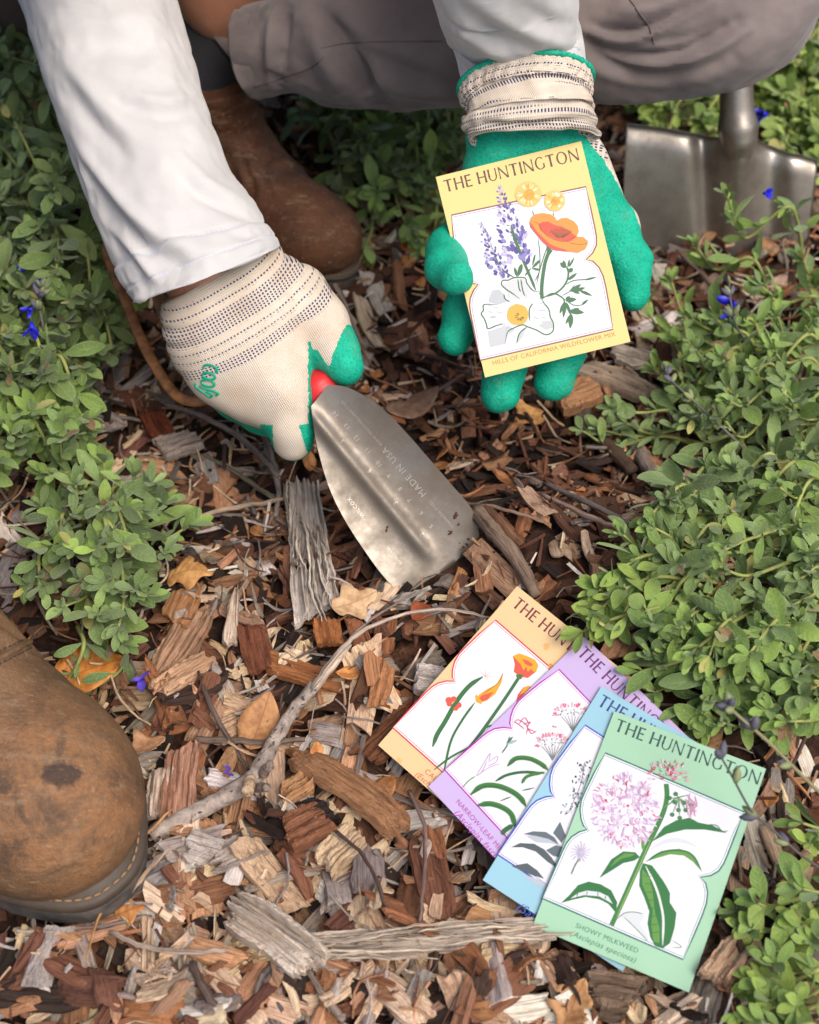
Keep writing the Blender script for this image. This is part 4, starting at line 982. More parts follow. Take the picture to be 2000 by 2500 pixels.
# ---- cloth materials
def cloth(name, c0, c1, weave=1500, bump=.18, stitch=None, sc=(210, 218, 232), spec=.2, twill=True):
    M = Mat(name); co = M.coord(); n = M.noise(co, 30, 5, .6); su = M.attr('su', 'Vector'); s = M.sep(su)
    wv = M.math('SINE', M.math('MULTIPLY', M.math('ADD', s[0], s[1]) if twill else s[0], weave * 6.28)); wx = M.math('SINE', M.math('MULTIPLY', s[1], weave * 6.28))
    col = M.mix(M.ramp(n, [(.35, 0), (.65, 1)]), c0, c1); f = M.noise(co, 900, 2, .6)
    col = M.mix(M.math('MULTIPLY', f, .12), col, tuple(x * .7 for x in c0))
    h = M.math('ADD', M.math('MULTIPLY', M.math('MULTIPLY', wv, wx), .35), M.math('MULTIPLY', f, .8))
    if stitch:
        for u0 in stitch:
            d = M.math('ABSOLUTE', M.math('SUBTRACT', s[0], u0)); ln = M.math('LESS_THAN', d, .00045)
            da = M.math('LESS_THAN', M.math('FRACT', M.math('MULTIPLY', s[1], 340)), .62)
            m = M.math('MULTIPLY', ln, da); col = M.mix(m, col, s2l(*sc)); g_ = M.math('LESS_THAN', d, .0011); h = M.math('SUBTRACT', h, M.math('MULTIPLY', g_, 1.2))
    return M.bsdf(col, .85, normal=M.bump(h, bump, .0006), spec=spec, **{'Sheen Weight': .25, 'Sheen Roughness': .5})
SHIRT = cloth('white_jersey', (.49, .483, .475), (.54, .532, .522), 1100, .2, (.0085, .0205), (186, 192, 206))
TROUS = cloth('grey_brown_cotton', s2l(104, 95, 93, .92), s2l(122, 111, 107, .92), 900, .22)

def rim(P, inner=.93, back=.02, rows=3):
    """turn the open end (ring 0) inwards so that the cloth has an inside"""
    C0 = P[0].mean(0); ax = unit(P[2].mean(0) - C0); R_ = []
    for k in range(rows, 0, -1):
        f = k / rows; R_.append(C0 + (P[0] - C0) * (1 - (1 - inner) * min(1, f * 1.2)) + ax * back * max(0, f - .25))
    return np.concatenate([np.array(R_), P])
def add_loft(name, st, nu, nv, m, folds=(), ratio=1.0, open0=True, noise_amp=.0012, parent=None, hem=None, seed=1, cap1=False, tilt=0.0):
    P, u, th, rad = loft(st, nu, nv, ratio)
    if tilt:
        Cc = P.mean(1); Tt = np.gradient(Cc, axis=0); Tt /= np.linalg.norm(Tt, axis=1)[:, None]; P = P - Tt[:, None] * (tilt * np.sin(th)[None, :] * np.exp(-u / .05)[:, None])[..., None]
    if hem:                                             # stitched hem: a slightly fuller double layer
        C = P.mean(1, keepdims=True); g = np.where(u < hem, .0011, 0) - .0009 * np.exp(-((u - hem) / .0012) ** 2) - .0007 * np.exp(-((u - hem * .42) / .0010) ** 2)
        n_ = P - C; P = P + n_ / np.linalg.norm(n_, axis=-1, keepdims=True) * g[:, None, None]
    r0 = 0
    if open0: P = rim(P); r0 = 3
    uu = np.r_[-np.linspace(.02, .004, r0), u] if r0 else u; rr_ = np.r_[np.full(r0, rad[0]), rad]
    V = P.reshape(-1, 3); F = grid_faces(P.shape[0], nv, True); F = outward(V, F, np.repeat(P.mean(1), nv, 0))
    N = normals(V, F); q = np.c_[np.repeat(uu, nv), np.tile(th * rad.mean(), P.shape[0])]
    dsp = vnoise(q, 60, seed) * noise_amp + vnoise(q * [1, 1.7], 28, seed + 1) * noise_amp * 1.3
    dsp = dsp + vnoise(q * [1.0, 1.4], 150, seed + 2) * noise_amp * .35
    V = V + N * dsp[:, None]; V = crease(V, F, folds)
    at = {'su': np.c_[np.repeat(uu, nv), (np.tile(th, P.shape[0]) * np.repeat(rr_, nv)), np.zeros(len(V))]}
    F2 = [F]
    if cap1:
        c = P[-1].mean(0); V = np.vstack([V, c]); at = {k: np.vstack([a, a[-1]]) for k, a in at.items()}
        b = (P.shape[0] - 1) * nv; tri = np.array([[b + j, b + (j + 1) % nv, len(V) - 1] for j in range(nv)]); F2.append(tri)
    return mk(name, V, F2, m, parent or person, at, True)

# ---- sleeves
SL = [(332, 738, 679, 604, .800), (322, 722, 676, 592, .801), (300, 690, 662, 566, .803), (262, 610, 632, 522, .807), (215, 490, 588, 455, .814), (165, 360, 546, 375, .822), (120, 235, 505, 260, .832), (82, 110, 467, 135, .842), (46, 0, 433, 0, .852), (-5, -150, 395, -170, .88), (-70, -330, 350, -360, .93), (-110, -520, 330, -560, 1.0), (-80, -700, 380, -720, 1.07)]
FL = [([(140, 330), (230, 470), (330, 580), (430, 650)], 22, -.0036), ([(175, 330), (270, 470), (380, 570), (500, 640)], 20, .0032), ([(215, 420), (300, 540), (360, 620)], 13, -.003),
      ([(250, 560), (320, 640), (350, 700)], 15, -.003), ([(270, 560), (345, 640), (390, 690)], 12, .0024), ([(300, 250), (400, 280), (500, 262)], 24, -.0026), ([(280, 225), (400, 250), (490, 225)], 20, .0022),
      ([(130, 170), (230, 300), (300, 380)], 22, -.0026), ([(160, 150), (270, 280), (350, 350)], 22, .0024), ([(200, 100), (330, 120), (440, 90)], 30, -.0022), ([(420, 400), (480, 470), (560, 510), (620, 540)], 16, -.0024), ([(440, 380), (510, 450), (590, 490)], 16, .002),
      ([(230, 610), (290, 690), (330, 725)], 12, .002), ([(350, 480), (450, 590), (540, 620)], 20, .0018), ([(120, 60), (260, 60), (400, 20)], 26, .002), ([(560, 560), (600, 575), (640, 560)], 14, -.0015)]
add_loft('sleeve', SL, 190, 130, SHIRT, FL, .85, hem=.0205, seed=3, tilt=.020)
SR = [(1150, 252, 1424, 232, .785, .46), (1142, 222, 1430, 200, .785, .48), (1126, 185, 1428, 168, .785, .50), (1112, 145, 1424, 132, .787, .50), (1094, 95, 1416, 85, .784, .58), (1072, 40, 1409, 30, .762, .76), (1050, -20, 1402, -30, .745, .8), (1010, -140, 1390, -150, .72), (960, -300, 1370, -320, .74), (980, -480, 1420, -500, .82), (1060, -620, 1520, -640, .93)]
FR = [([(1085, 70), (1150, 130), (1230, 185), (1290, 200)], 14, -.0034), ([(1110, 60), (1180, 115), (1270, 165), (1350, 180)], 13, .003), ([(1130, 20), (1220, 90), (1330, 140), (1400, 150)], 16, -.003), ([(1150, 0), (1250, 60), (1350, 100), (1410, 110)], 15, .0026),
      ([(1105, 140), (1150, 180), (1180, 200)], 10, -.0026), ([(1060, 0), (1110, 70), (1150, 90)], 13, .0026), ([(1250, 0), (1340, 50), (1400, 60)], 15, -.0024), ([(1100, 110), (1160, 160), (1215, 195)], 9, .0022), ([(1300, 150), (1360, 185), (1400, 190)], 9, -.002)]
add_loft('sleeve', SR, 150, 120, SHIRT, [(p_, w_ * 1.2, a_ * .7) for p_, w_, a_ in FR], .85, seed=9)

# ---- trousers: the far leg folded across the picture, knee to the right
TL = [(596, 25, 618, 240, .925, .75), (612, 15, 640, 242, .922, .75), (662, 5, 702, 230, .915, .8), (715, -15, 742, 240, .908, .85), (790, -40, 812, 256, .90), (900, -70, 920, 262, .89), (1100, -100, 1120, 258, .878), (1300, -115, 1330, 250, .868), (1480, -120, 1500, 247, .86), (1650, -115, 1680, 238, .852), (1800, -95, 1822, 206, .85), (1895, -70, 1922, 150, .852), (1955, -45, 1975, 85, .856), (1990, -25, 1998, 30, .862), (2004, -8, 2006, 6, .87)]
FT = [([(1440, 58), (1490, 72), (1560, 75), (1640, 40), (1700, 5)], 13, -.006), ([(1430, 78), (1500, 98), (1570, 88), (1650, 50), (1740, 5)], 11, .0045), ([(1430, 92), (1475, 122), (1540, 140), (1640, 132), (1720, 100), (1800, 50)], 14, -.0075), ([(1455, 118), (1510, 140), (1600, 150), (1720, 130), (1830, 70)], 12, .006),
      ([(1420, 110), (1480, 150), (1560, 180), (1680, 178), (1790, 140)], 16, -.005), ([(1410, 150), (1500, 178), (1620, 190), (1760, 165), (1880, 90)], 22, .0035), ([(1500, 30), (1600, 20), (1680, -20)], 14, .004), ([(1580, 105), (1680, 88), (1760, 55)], 10, -.003),
      ([(810, 60), (860, 150), (900, 225), (940, 262)], 22, -.010), ([(760, 60), (800, 140), (840, 220)], 30, .006), ([(700, 20), (690, 100), (680, 190)], 16, -.005), ([(670, 20), (665, 100), (660, 200)], 12, .004), ([(880, 120), (960, 160), (1080, 200)], 20, -.004), ([(900, 200), (1010, 225), (1110, 235)], 16, .003), ([(790, 30), (840, 80), (880, 120)], 14, -.004)]
tro = add_loft('trouser_leg', TL, 260, 120, TROUS, FT, .95, seed=21, noise_amp=.0016, cap1=True)
def lift_line(o, pts, lift, wd, dash=None, nm='seam', m=None):
    """a seam laid on the surface of a part"""
    V = np.array([(o.matrix_basis @ v.co)[:] for v in o.data.vertices]) + world_off(o.parent); bv = BVHTree.FromPolygons([tuple(v) for v in V], [tuple(p.vertices) for p in o.data.polygons])
    Q = smooth_path([list(p) + [0] for p in pts], 60)[:, :2]; P = []
    for x, y in Q:
        h = bv.ray_cast(Vector(CAM), Vector(unit(ray(x, y))))
        if h[0] is not None: P.append(np.array(h[0]) + np.array(h[1] if np.dot(h[1], ray(x, y)) < 0 else -h[1]) * lift)
    if len(P) < 4: return None
    P = np.array(P)
    if dash is None:
        for _ in range(6): P[1:-1] = .25 * P[:-2] + .5 * P[1:-1] + .25 * P[2:]
        V2, F4, F3 = tube(P, wd, 6); return mk(nm, V2, [F4, F3], m, o, {'su': np.zeros((len(V2), 3))}, True)
    L = np.r_[0, np.cumsum(np.linalg.norm(np.diff(P, axis=0), axis=1))]; acc = Acc(); k = 0
    while (k + 1) * dash < L[-1]:
        s = np.array([[np.interp(x, L, P[:, i]) for i in range(3)] for x in np.linspace(k * dash, k * dash + dash * .72, 4)]); V2, F4, F3 = tube(s, wd * np.array([.5, 1, 1, .5]), 5); acc.add(V2, F4, F3); k += 1
    return acc.build(nm, m, o, True)
SEAM2 = flat_mat('seam_thread', s2l(92, 82, 81), .9)
lift_line(tro, [(1535, -5), (1560, 30), (1585, 65), (1597, 108)], .0001, .0006, None, 'seam', SEAM2)
lift_line(tro, [(622, 212), (660, 200), (705, 185), (760, 165), (790, 140)], .00005, .0004, None, 'hem_seam', SEAM2)
lift_line(tro, [(785, 118), (850, 105), (930, 102), (1080, 101)], .00005, .0004, None, 'side_seam', SEAM2)
TD = [(470, 30, 520, 22, .965), (505, 75, 535, 62, .962), (555, 130, 575, 118, .958), (598, 172, 606, 160, .95)]
add_loft('trouser_hem', TD, 24, 16, TROUS, (), .3, open0=False, cap1=True)
# the near leg: shin, knee and thigh (outside the frame to the left and above), and the seat
def joint_loft(name, J, nv, m, seed=1, sub=None):
    P = smooth_path(J, 60); C, rd = P[:, :3], P[:, 3]; V, F, F3 = tube(C, rd, nv)
    n = len(C); q = np.c_[np.repeat(np.arange(n) * .01, nv), np.tile(np.arange(nv) / nv * .4, n)]; q = np.vstack([q, q[-2:]])
    V = V + normals(V, F) * (vnoise(q, 30, seed) * .003)[:, None]
    return mk(name, V, [F, F3], m, person, {'su': np.c_[q, q[:, 0]]}, True)
joint_loft('trouser_leg', [(-.315, -.11, .17, .062), (-.325, -.04, .30, .068), (-.33, .03, .42, .078), (-.28, .12, .455, .088), (-.17, .28, .40, .095), (-.06, .44, .31, .10), (.02, .53, .27, .11)], 40, TROUS, 4)
joint_loft('trouser_leg', [(.215, .27, .30, .075), (.17, .36, .34, .095), (.10, .47, .31, .105), (.05, .55, .27, .11)], 40, TROUS, 6)
add_loft('trouser_seat', [(-220, -330, -200, 120, 1.0), (0, -300, 10, 96, 1.0), (250, -290, 250, 44, 1.0), (480, -280, 480, 24, 1.0), (700, -270, 700, 19, 1.0), (900, -260, 900, 8, 1.01), (1100, -250, 1100, -14, 1.02)], 60, 60, cloth('shaded_trouser_cotton', s2l(74, 64, 58), s2l(86, 76, 66), 900, .2), (), .8, open0=False, cap1=True)  # seat in a darker copy of the trouser cloth, its shade painted in

# ---- body (skin): one continuous surface under the clothes
SKIN_M = Mat('skin'); co = SKIN_M.coord(); n1 = SKIN_M.noise(co, 90, 4, .6)
SKIN = SKIN_M.bsdf(SKIN_M.mix(n1, s2l(176, 116, 88, .9), s2l(204, 150, 122, .9)), .5, normal=SKIN_M.bump(SKIN_M.noise(co, 600, 3, .6), .2, .0004), **{'Subsurface Weight': .12, 'Subsurface Radius': (.006, .002, .001)})
wA, wB, wC = D(560, 760, .822), D(505, 660, .810), D(300, 170, .838); eA = D(120, -400, .95); shA = np.array([-.17, .46, .62])
rA, rB = D(1300, 330, .806), D(1285, 190, .786); eB = D(1190, -420, .78); shB = np.array([.17, .46, .62])
hip = np.array([.04, .53, .27]); sk = [D(592, 120, .985), D(562, 40, .972), D(548, -60, .97)]
kneeL = np.array([.20, .25, .29]); kneeR = np.array([-.32, .03, .42]); ankR = np.array([-.28, -.10, .12])
def body_sdf(P):
    f = s_cone(P, wA, wB, .022, .025)
    for a, b, r1, r2 in ((wB, wC, .026, .034), (wC, eA, .034, .040), (eA, shA, .047, .055), (rA, rB, .011, .020), (rB, eB, .020, .040), (eB, shB, .042, .055), (shA, shB, .055, .055),
                         (hip, np.array([0, .47, .58]), .115, .13), (np.array([0, .46, .62]), np.array([-.01, .40, .74]), .06, .05), (hip, kneeR, .09, .055), (kneeR, ankR, .052, .036), (hip, kneeL, .09, .055)):
        f = smin(f, s_cone(P, a, b, r1, r2), .008)
    f = smin(f, s_ell(P, (-.01, .34, .82), (.075, .095, .11)), .03); f = smin(f, s_ell(P, (-.01, .245, .80), (.014, .02, .018)), .012)
    f = smin(f, s_cone(P, sk[0], sk[1], .012, .018), .01); f = smin(f, s_cone(P, sk[1], sk[2], .018, .030), .01); f = smin(f, s_cone(P, sk[2], kneeL, .04, .05), .02)
    return f
V, F = surface_nets(body_sdf, np.array([-.42, -.16, .05]), np.array([.36, .70, .96]), .007); V = relax(V, F, 2)
mk('body', V, F, SKIN, person, None, True)
SHIRTB = cloth('white_jersey_body', (.49, .483, .475), (.54, .532, .522), 1100, .2)
def shirt_sdf(P):
    f = s_cone(P, np.array([.02, .53, .36]), np.array([0, .47, .58]), .135, .148); f = smin(f, s_cone(P, shA, shB, .068, .068), .03)
    f = smin(f, s_cone(P, eA, shA, .058, .068), .03); f = smin(f, s_cone(P, eB, shB, .052, .068), .03)
    return f + .003 * np.sin(P[..., 2] * 60 + P[..., 0] * 30)
V, F = surface_nets(shirt_sdf, np.array([-.34, .06, .18]), np.array([.38, .74, .78]), .008); V = relax(V, F, 2)
mk('shirt', V, F, SHIRTB, person, {'su': V}, True)
HAIRM = Mat('hair'); HAIR = HAIRM.bsdf(HAIRM.ramp(HAIRM.noise(HAIRM.map(HAIRM.coord(), (200, 200, 20)), 1), [(.3, (.02, .013, .01)), (.7, (.07, .045, .03))]), .5)
V, F = surface_nets(lambda P: np.maximum(s_ell(P, (-.01, .355, .83), (.082, .098, .115)), (.80 - P[..., 2]) * .6 - (P[..., 1] - .33) * .8), np.array([-.12, .22, .70]), np.array([.10, .48, .97]), .008)
mk('hair', relax(V, F, 2), F, HAIR, person, None, True)

# ---- gloves
def glove_material(name):
    M = Mat(name); co = M.coord(); kn = M.attr('kn', 'Vector'); ct = M.attr('coat', 'Fac'); k = M.sep(kn)
    wob = M.math('MULTIPLY', M.math('SUBTRACT', M.noise(co, 330, 3, .6), .5), .0035)
    green = M.math('GREATER_THAN', M.math('ADD', ct, wob), 0.0)
    n = M.noise(co, 60, 4, .6); f = M.noise(co, 700, 3, .65); worn = M.noise(co, 45, 4, .7)
    gcol = M.mix(M.ramp(n, [(.35, 0), (.7, 1)]), s2l(8, 160, 128, .95), s2l(14, 186, 150, .95))
    gcol = M.mix(M.ramp(f, [(.46, 0), (.70, .55)]), gcol, s2l(0, 110, 90, .9)); gcol = M.mix(M.math('MULTIPLY', M.ramp(worn, [(.56, 0), (.72, .5)]), f), gcol, s2l(120, 138, 116))
    # knitted part: cream yarn with rows of navy dashes
    rib = M.math('SINE', M.math('MULTIPLY', k[1], 6.283 / .0011)); row = M.math('SINE', M.math('MULTIPLY', k[0], 6.283 / .0012)); kh = M.math('ADD', M.math('MULTIPLY', rib, .5), M.math('MULTIPLY', row, .35))
    cream = M.mix(M.ramp(n, [(.3, 0), (.7, 1)]), s2l(212, 196, 176, .92), s2l(228, 216, 200, .92))
    cream = M.mix(M.math('MULTIPLY', M.ramp(kh, [(.25, 1), (.6, 0)]), .22), cream, s2l(150, 134, 116))
    cream = M.mix(M.ramp(M.noise(co, 35, 4, .6), [(.52, 0), (.72, .45)]), cream, s2l(196, 166, 134))
    dash = M.math('MULTIPLY', M.math('LESS_THAN', M.math('FRACT', M.math('DIVIDE', k[1], .0021)), .52), M.math('LESS_THAN', M.math('FRACT', M.math('DIVIDE', k[0], .00165)), .60))
    col = M.mix(M.math('MULTIPLY', dash, k[2]), cream, s2l(52, 62, 98, .9))
    col = M.mix(green, col, gcol)
    wr = M.noise(M.map(co, (1, 1, 1)), 330, 4, .7, 1.2)
    h = M.mix(green, M.math('MULTIPLY', kh, .6), M.math('ADD', M.math('MULTIPLY', f, 1.2), M.math('MULTIPLY', wr, 2.6)))
    return M.bsdf(col, .62, normal=M.bump(h, .55, .0008), spec=.3)
GLOVE = glove_material('coated_knit_glove')
class HandFrame:
    def __init__(s, px, py, dep): s.c = np.array([px, py], float); s.k = dep / FPX; s.d = dep; s.O = D(px, py, dep)
    def L(s, px, py, dep): return np.array([(px - s.c[0]) * s.k, -(py - s.c[1]) * s.k, s.d - dep])          # x right, y up, w towards the eye
    def W(s, Q): return s.O + Q[..., [0]] * RGT + Q[..., [1]] * UPV - Q[..., [2]] * FWD
    def poly(s, pts): return np.array([s.L(x, y, s.d)[:2] for x, y in pts])
def pillow(P, poly, R_, T, w0):
    d = -s_poly2(P[:, :, 0, 0], P[:, :, 0, 1], poly)[:, :, None]; q = np.clip((R_ - d) / R_, 0, 3)
    return (np.sqrt(q ** 2 + ((P[..., 2] - w0) / T) ** 2) - 1) * min(R_, T)
def band(s, rows):
    m = np.zeros_like(s)
    for a, b in rows: m = np.maximum(m, ((s >= a) & (s < b)).astype(float))
    return m
def chain(P, f, pts, rad, k):
    for i in range(len(pts) - 1): f = smin(f, s_cone(P, pts[i], pts[i + 1], rad[i], rad[i + 1]), k)
    return f
# right hand of the person: back of the hand towards us, gripping the trowel
H = HandFrame(600, 860, .812); h_ = H.L
back = H.poly([(394, 735), (394, 760), (398, 803), (410, 858), (430, 900), (461, 937), (503, 967), (545, 989), (593, 1014), (628, 1030), (665, 1034), (715, 1036), (752, 1022), (765, 982), (768, 930), (770, 870), (774, 830), (800, 800), (812, 785), (800, 762), (778, 726), (750, 684), (722, 645), (684, 605), (640, 560), (520, 600), (420, 660), (385, 700)])
TH = [h_(735, 715, .812), h_(785, 792, .806), h_(822, 858, .800), h_(846, 904, .796)]
IX = [h_(708, 965, .798), h_(714, 1040, .804), h_(716, 1076, .810)]
axA = unit([.42, -.72, 0]); c0A = h_(520, 705, .79)
def hand_r(P):
    w0 = .012 + .08 * ((P[..., 0] - h_(500, 700, 0)[0]) * axA[0] + (P[..., 1] - h_(500, 700, 0)[1]) * axA[1]) / 1.0
    f = pillow(P, back, .034, .027, w0 - .012)
    f = chain(P, f, TH, [.016, .0145, .0118, .0104], .008)
    f = chain(P, f, IX, [.0138, .0124, .0118], .007)
    for k, (x, y) in enumerate(((650, 985), (590, 965), (530, 930))):
        f = chain(P, f, [h_(x, y, .806), h_(x + 38, y + 34, .826), h_(x + 85, y + 15, .846), h_(x + 110, y - 40, .852)], [.013, .0118, .011, .0098], .007)
    f = f - .0012 * np.exp(-((P[..., 1] - h_(0, 1032, 0)[1]) / .002) ** 2) * 0
    s = (P[..., 0] - c0A[0]) * axA[0] + (P[..., 1] - c0A[1]) * axA[1] - .62 * (P[..., 2] - .008)
    sc = (P[..., 0] - c0A[0]) * axA[0] + (P[..., 1] - c0A[1]) * axA[1] - .30 * (P[..., 2] - .02)
    f = f - .0008 * np.sin(np.clip(s, 0, .03) * 700) * (s < .018)
    f = np.maximum(f, -(sc + .002)); f = np.maximum(f, -np.maximum(f + .0026, sc - .030))
    return f
V, F = surface_nets(hand_r, np.array([-.062, -.075, -.075]), np.array([.078, .068, .052]), .00125); V = relax(V, F, 2, .5)
s = (V[:, 0] - c0A[0]) * axA[0] + (V[:, 1] - c0A[1]) * axA[1] - .62 * (V[:, 2] - .008) + .006
tq = V[:, 0] * -axA[1] + V[:, 1] * axA[0]
w0 = .0 + .08 * ((V[:, 0] - h_(500, 700, 0)[0]) * axA[0] + (V[:, 1] - h_(500, 700, 0)[1]) * axA[1])
coat = w0 - .004 - V[:, 2]                                             # palm side
coat = np.maximum(coat, np.minimum(V[:, 0] - h_(759, 0, 0)[0], np.minimum(h_(0, 846, 0)[1] - V[:, 1], V[:, 1] - h_(0, 1125, 0)[1])) * .9 - np.maximum(0, V[:, 0] - h_(770, 0, 0)[0]) * 3)
ixm = V[:, 1] < h_(0, 1040, 0)[1]
coat = np.where(ixm & (V[:, 0] > h_(640, 0, 0)[0]), np.maximum(np.maximum(V[:, 0] - h_(746, 0, 0)[0] + (V[:, 1] - h_(0, 1080, 0)[1]) * .25, h_(673, 0, 0)[0] - V[:, 0]), coat), coat)
tpts = np.array(TH)[:, :2]; dth, tth = pl_dist(V[:, :2], tpts); side = (V[:, 0] - TH[1][0]) * .80 + (V[:, 1] - TH[1][1]) * .6
onth = (dth < .019) & (V[:, 0] > h_(767, 0, 0)[0]) & (V[:, 1] < h_(0, 780, 0)[1]) & (V[:, 1] > h_(0, 960, 0)[1])
tb = h_(0, 858, 0)[1] - .0115 * np.exp(-((V[:, 0] - h_(815, 0, 0)[0]) / .0062) ** 2)
coat = np.where(onth, np.maximum(tb - V[:, 1], np.where(V[:, 1] < h_(0, 800, 0)[1], (V[:, 0] - h_(838, 0, 0)[0]) * .8 - (V[:, 1] - h_(0, 830, 0)[1]) * .3, -1)), coat)
kn = np.c_[s, tq, band(s, [(.0012, .0028), (.0066, .0082), (.0115, .0230), (.0264, .0280), (.0314, .0330), (.0363, .0429)])]
glove = mk('glove', H.W(V), F, GLOVE, person, {'kn': kn, 'coat': coat}, True)
LOGO = flat_mat('green_print', s2l(0, 156, 122, .9), .6)
def lz(x, y): return (350 + x * .34783, 580 + y * .34783)
def arc_pts(cx, cy, a, b, rot, t0, t1, n=14):
    return [lz(cx + a * math.cos(t) * math.cos(rot) - b * math.sin(t) * math.sin(rot), cy + a * math.cos(t) * math.sin(rot) + b * math.sin(t) * math.cos(rot)) for t in np.linspace(t0, t1, n)]
for pts in (arc_pts(472, 920, 50, 24, .30, 2.6, 6.9), arc_pts(462, 972, 46, 22, .25, 0, 6.28), arc_pts(455, 1022, 48, 22, .25, 0, 6.28), [lz(*p) for p in ((398, 1040), (440, 1062), (500, 1078), (528, 1096), (510, 1108))], [lz(*p) for p in ((366, 1022), (372, 1050), (420, 1085), (470, 1118), (484, 1100), (440, 1080))]):
    lift_line(glove, pts, .0001, .00075, None, 'logo_lettering', LOGO)
# left hand: palm up, holding the packet
H2 = HandFrame(1320, 560, .800); q_ = H2.L
palm = H2.poly([(1150, 255), (1140, 300), (1138, 356), (1131, 394), (1122, 430), (1112, 500), (1108, 580), (1120, 660), (1145, 740), (1190, 790), (1280, 800), (1370, 790), (1430, 740), (1480, 660), (1540, 560), (1534, 478), (1517, 443), (1496, 394), (1475, 353), (1455, 318), (1445, 255), (1400, 225), (1200, 228)])
FG = [([q_(1148, 540, .806), q_(1092, 612, .797), q_(1088, 668, .783), q_(1110, 698, .7715)], [.0120, .0110, .0108, .0098]),
      ([q_(1175, 660, .806), q_(1140, 745, .811), q_(1113, 818, .812)], [.0125, .0115, .0102]),
      ([q_(1240, 730, .806), q_(1246, 850, .812), q_(1226, 953, .815)], [.0135, .0128, .0118]),
      ([q_(1340, 740, .806), q_(1380, 840, .812), q_(1359, 925, .815)], [.0135, .0132, .0115]),
      ([q_(1420, 520, .808), q_(1486, 560, .804), q_(1533, 640, .802), q_(1550, 718, .803)], [.021, .0170, .0112, .0092])]
GP = H2.poly([(1060, 322), (1152, 318), (1193, 304), (1232, 293), (1287, 288), (1343, 297), (1378, 307), (1406, 335), (1430, 353), (1458, 384), (1486, 415), (1510, 446), (1527, 478), (1556, 545), (1590, 615), (1640, 640), (1640, 1100), (1000, 1100)])
def hand_l(P):
    dy = P[..., 1] - q_(0, 480, 0)[1]; w0 = -.010 + .16 * np.clip(dy, -.1, 0) + .24 * np.clip(dy, 0, .06)
    f = pillow(P, palm, .022, .0165, w0)
    for pts, rad in FG: f = chain(P, f, pts, rad, .006)
    f = smin(f, s_ell(P, q_(1560, 640, .803), (.0065, .010, .009)), .008)
    f = f + .0011 * np.exp(-((P[..., 1] - q_(0, 648, 0)[1]) / .0025) ** 2) * (P[..., 0] > q_(1560, 0, 0)[0])
    return f + .0005 * np.sin(P[..., 0] * 300 + P[..., 1] * 90) * np.sin(P[..., 1] * 260)
V, F = surface_nets(hand_l, np.array([-.072, -.112, -.045]), np.array([.070, .085, .045]), .0012); V = relax(V, F, 2, .5)
coat = -s_poly2(V[:, 0], V[:, 1], GP); s = q_(0, 230, 0)[1] - V[:, 1]
kn = np.c_[s, V[:, 0] + V[:, 2] * .5, band(s, [(.012, .0265), (.0285, .034), (.036, .0376)])]
glove2 = mk('glove', H2.W(V), F, GLOVE, person, {'kn': kn, 'coat': np.minimum(coat, .5)}, True)
# its knitted cuff, worn over the sleeve
CU = [(1121, 219, 1446, 188, .779, .66), (1120, 226, 1448, 195, .779), (1122, 246, 1447, 216, .779), (1136, 264, 1444, 236, .779, .64), (1143, 277, 1444, 250, .779, .60), (1132, 290, 1448, 266, .780, .58), (1131, 306, 1453, 288, .781, .54), (1140, 326, 1457, 312, .783, .50), (1148, 346, 1464, 334, .785, .44)]
P, u, th, rad = loft(CU, 90, 150, .66)
Cc = P.mean(1); Tt = np.gradient(Cc, axis=0); Tt /= np.linalg.norm(Tt, axis=1)[:, None]; P = P - Tt[:, None] * (.0088 * np.sin(th)[None, :] * np.ones(len(u))[:, None])[..., None]
P = rim(P, .955, .012)
uu = np.r_[[-.01, -.006, -.002], u]; V = P.reshape(-1, 3); F = grid_faces(P.shape[0], 150, True); F = outward(V, F, np.repeat(P.mean(1), 150, 0)); N = normals(V, F)
tv = np.tile(th, P.shape[0]); uv_ = np.repeat(uu, 150)
rip = .0006 * np.sin(tv * 34 + 2 * np.sin(uv_ * 300)) * np.exp(-((uv_ - .006) / .006) ** 2) + .0009 * np.sin(uv_ * 900 + np.sin(tv * 3) * 1.5) * np.clip(uv_ * 100 - .6, 0, 1)
V = V + N * (rip + vnoise(np.c_[uv_, tv * .04], 130, 5) * .0009)[:, None]
kn = np.c_[uv_ + .0006 * np.sin(tv * 2.3), tv * .040, band(uv_, [(.0045, .0062), (.0078, .0130), (.0165, .0182), (.0205, .0222), (.0245, .0300)])]
mk('cuff', V, F, GLOVE, glove2, {'kn': kn, 'coat': np.full(len(V), -1.0)}, True)
C = P[3:5].mean(1); ring = P[3]; ring = np.vstack([ring, ring[:1]]); V, F4, F3 = tube(ring + (ring - C[0]) * .004, .0015 + .0004 * np.sin(np.arange(151) * 2.6), 8, False)
mk('cuff_binding', V, F4, GLOVE, glove2, {'kn': V * 0, 'coat': np.full(len(V), 1.0)}, True)

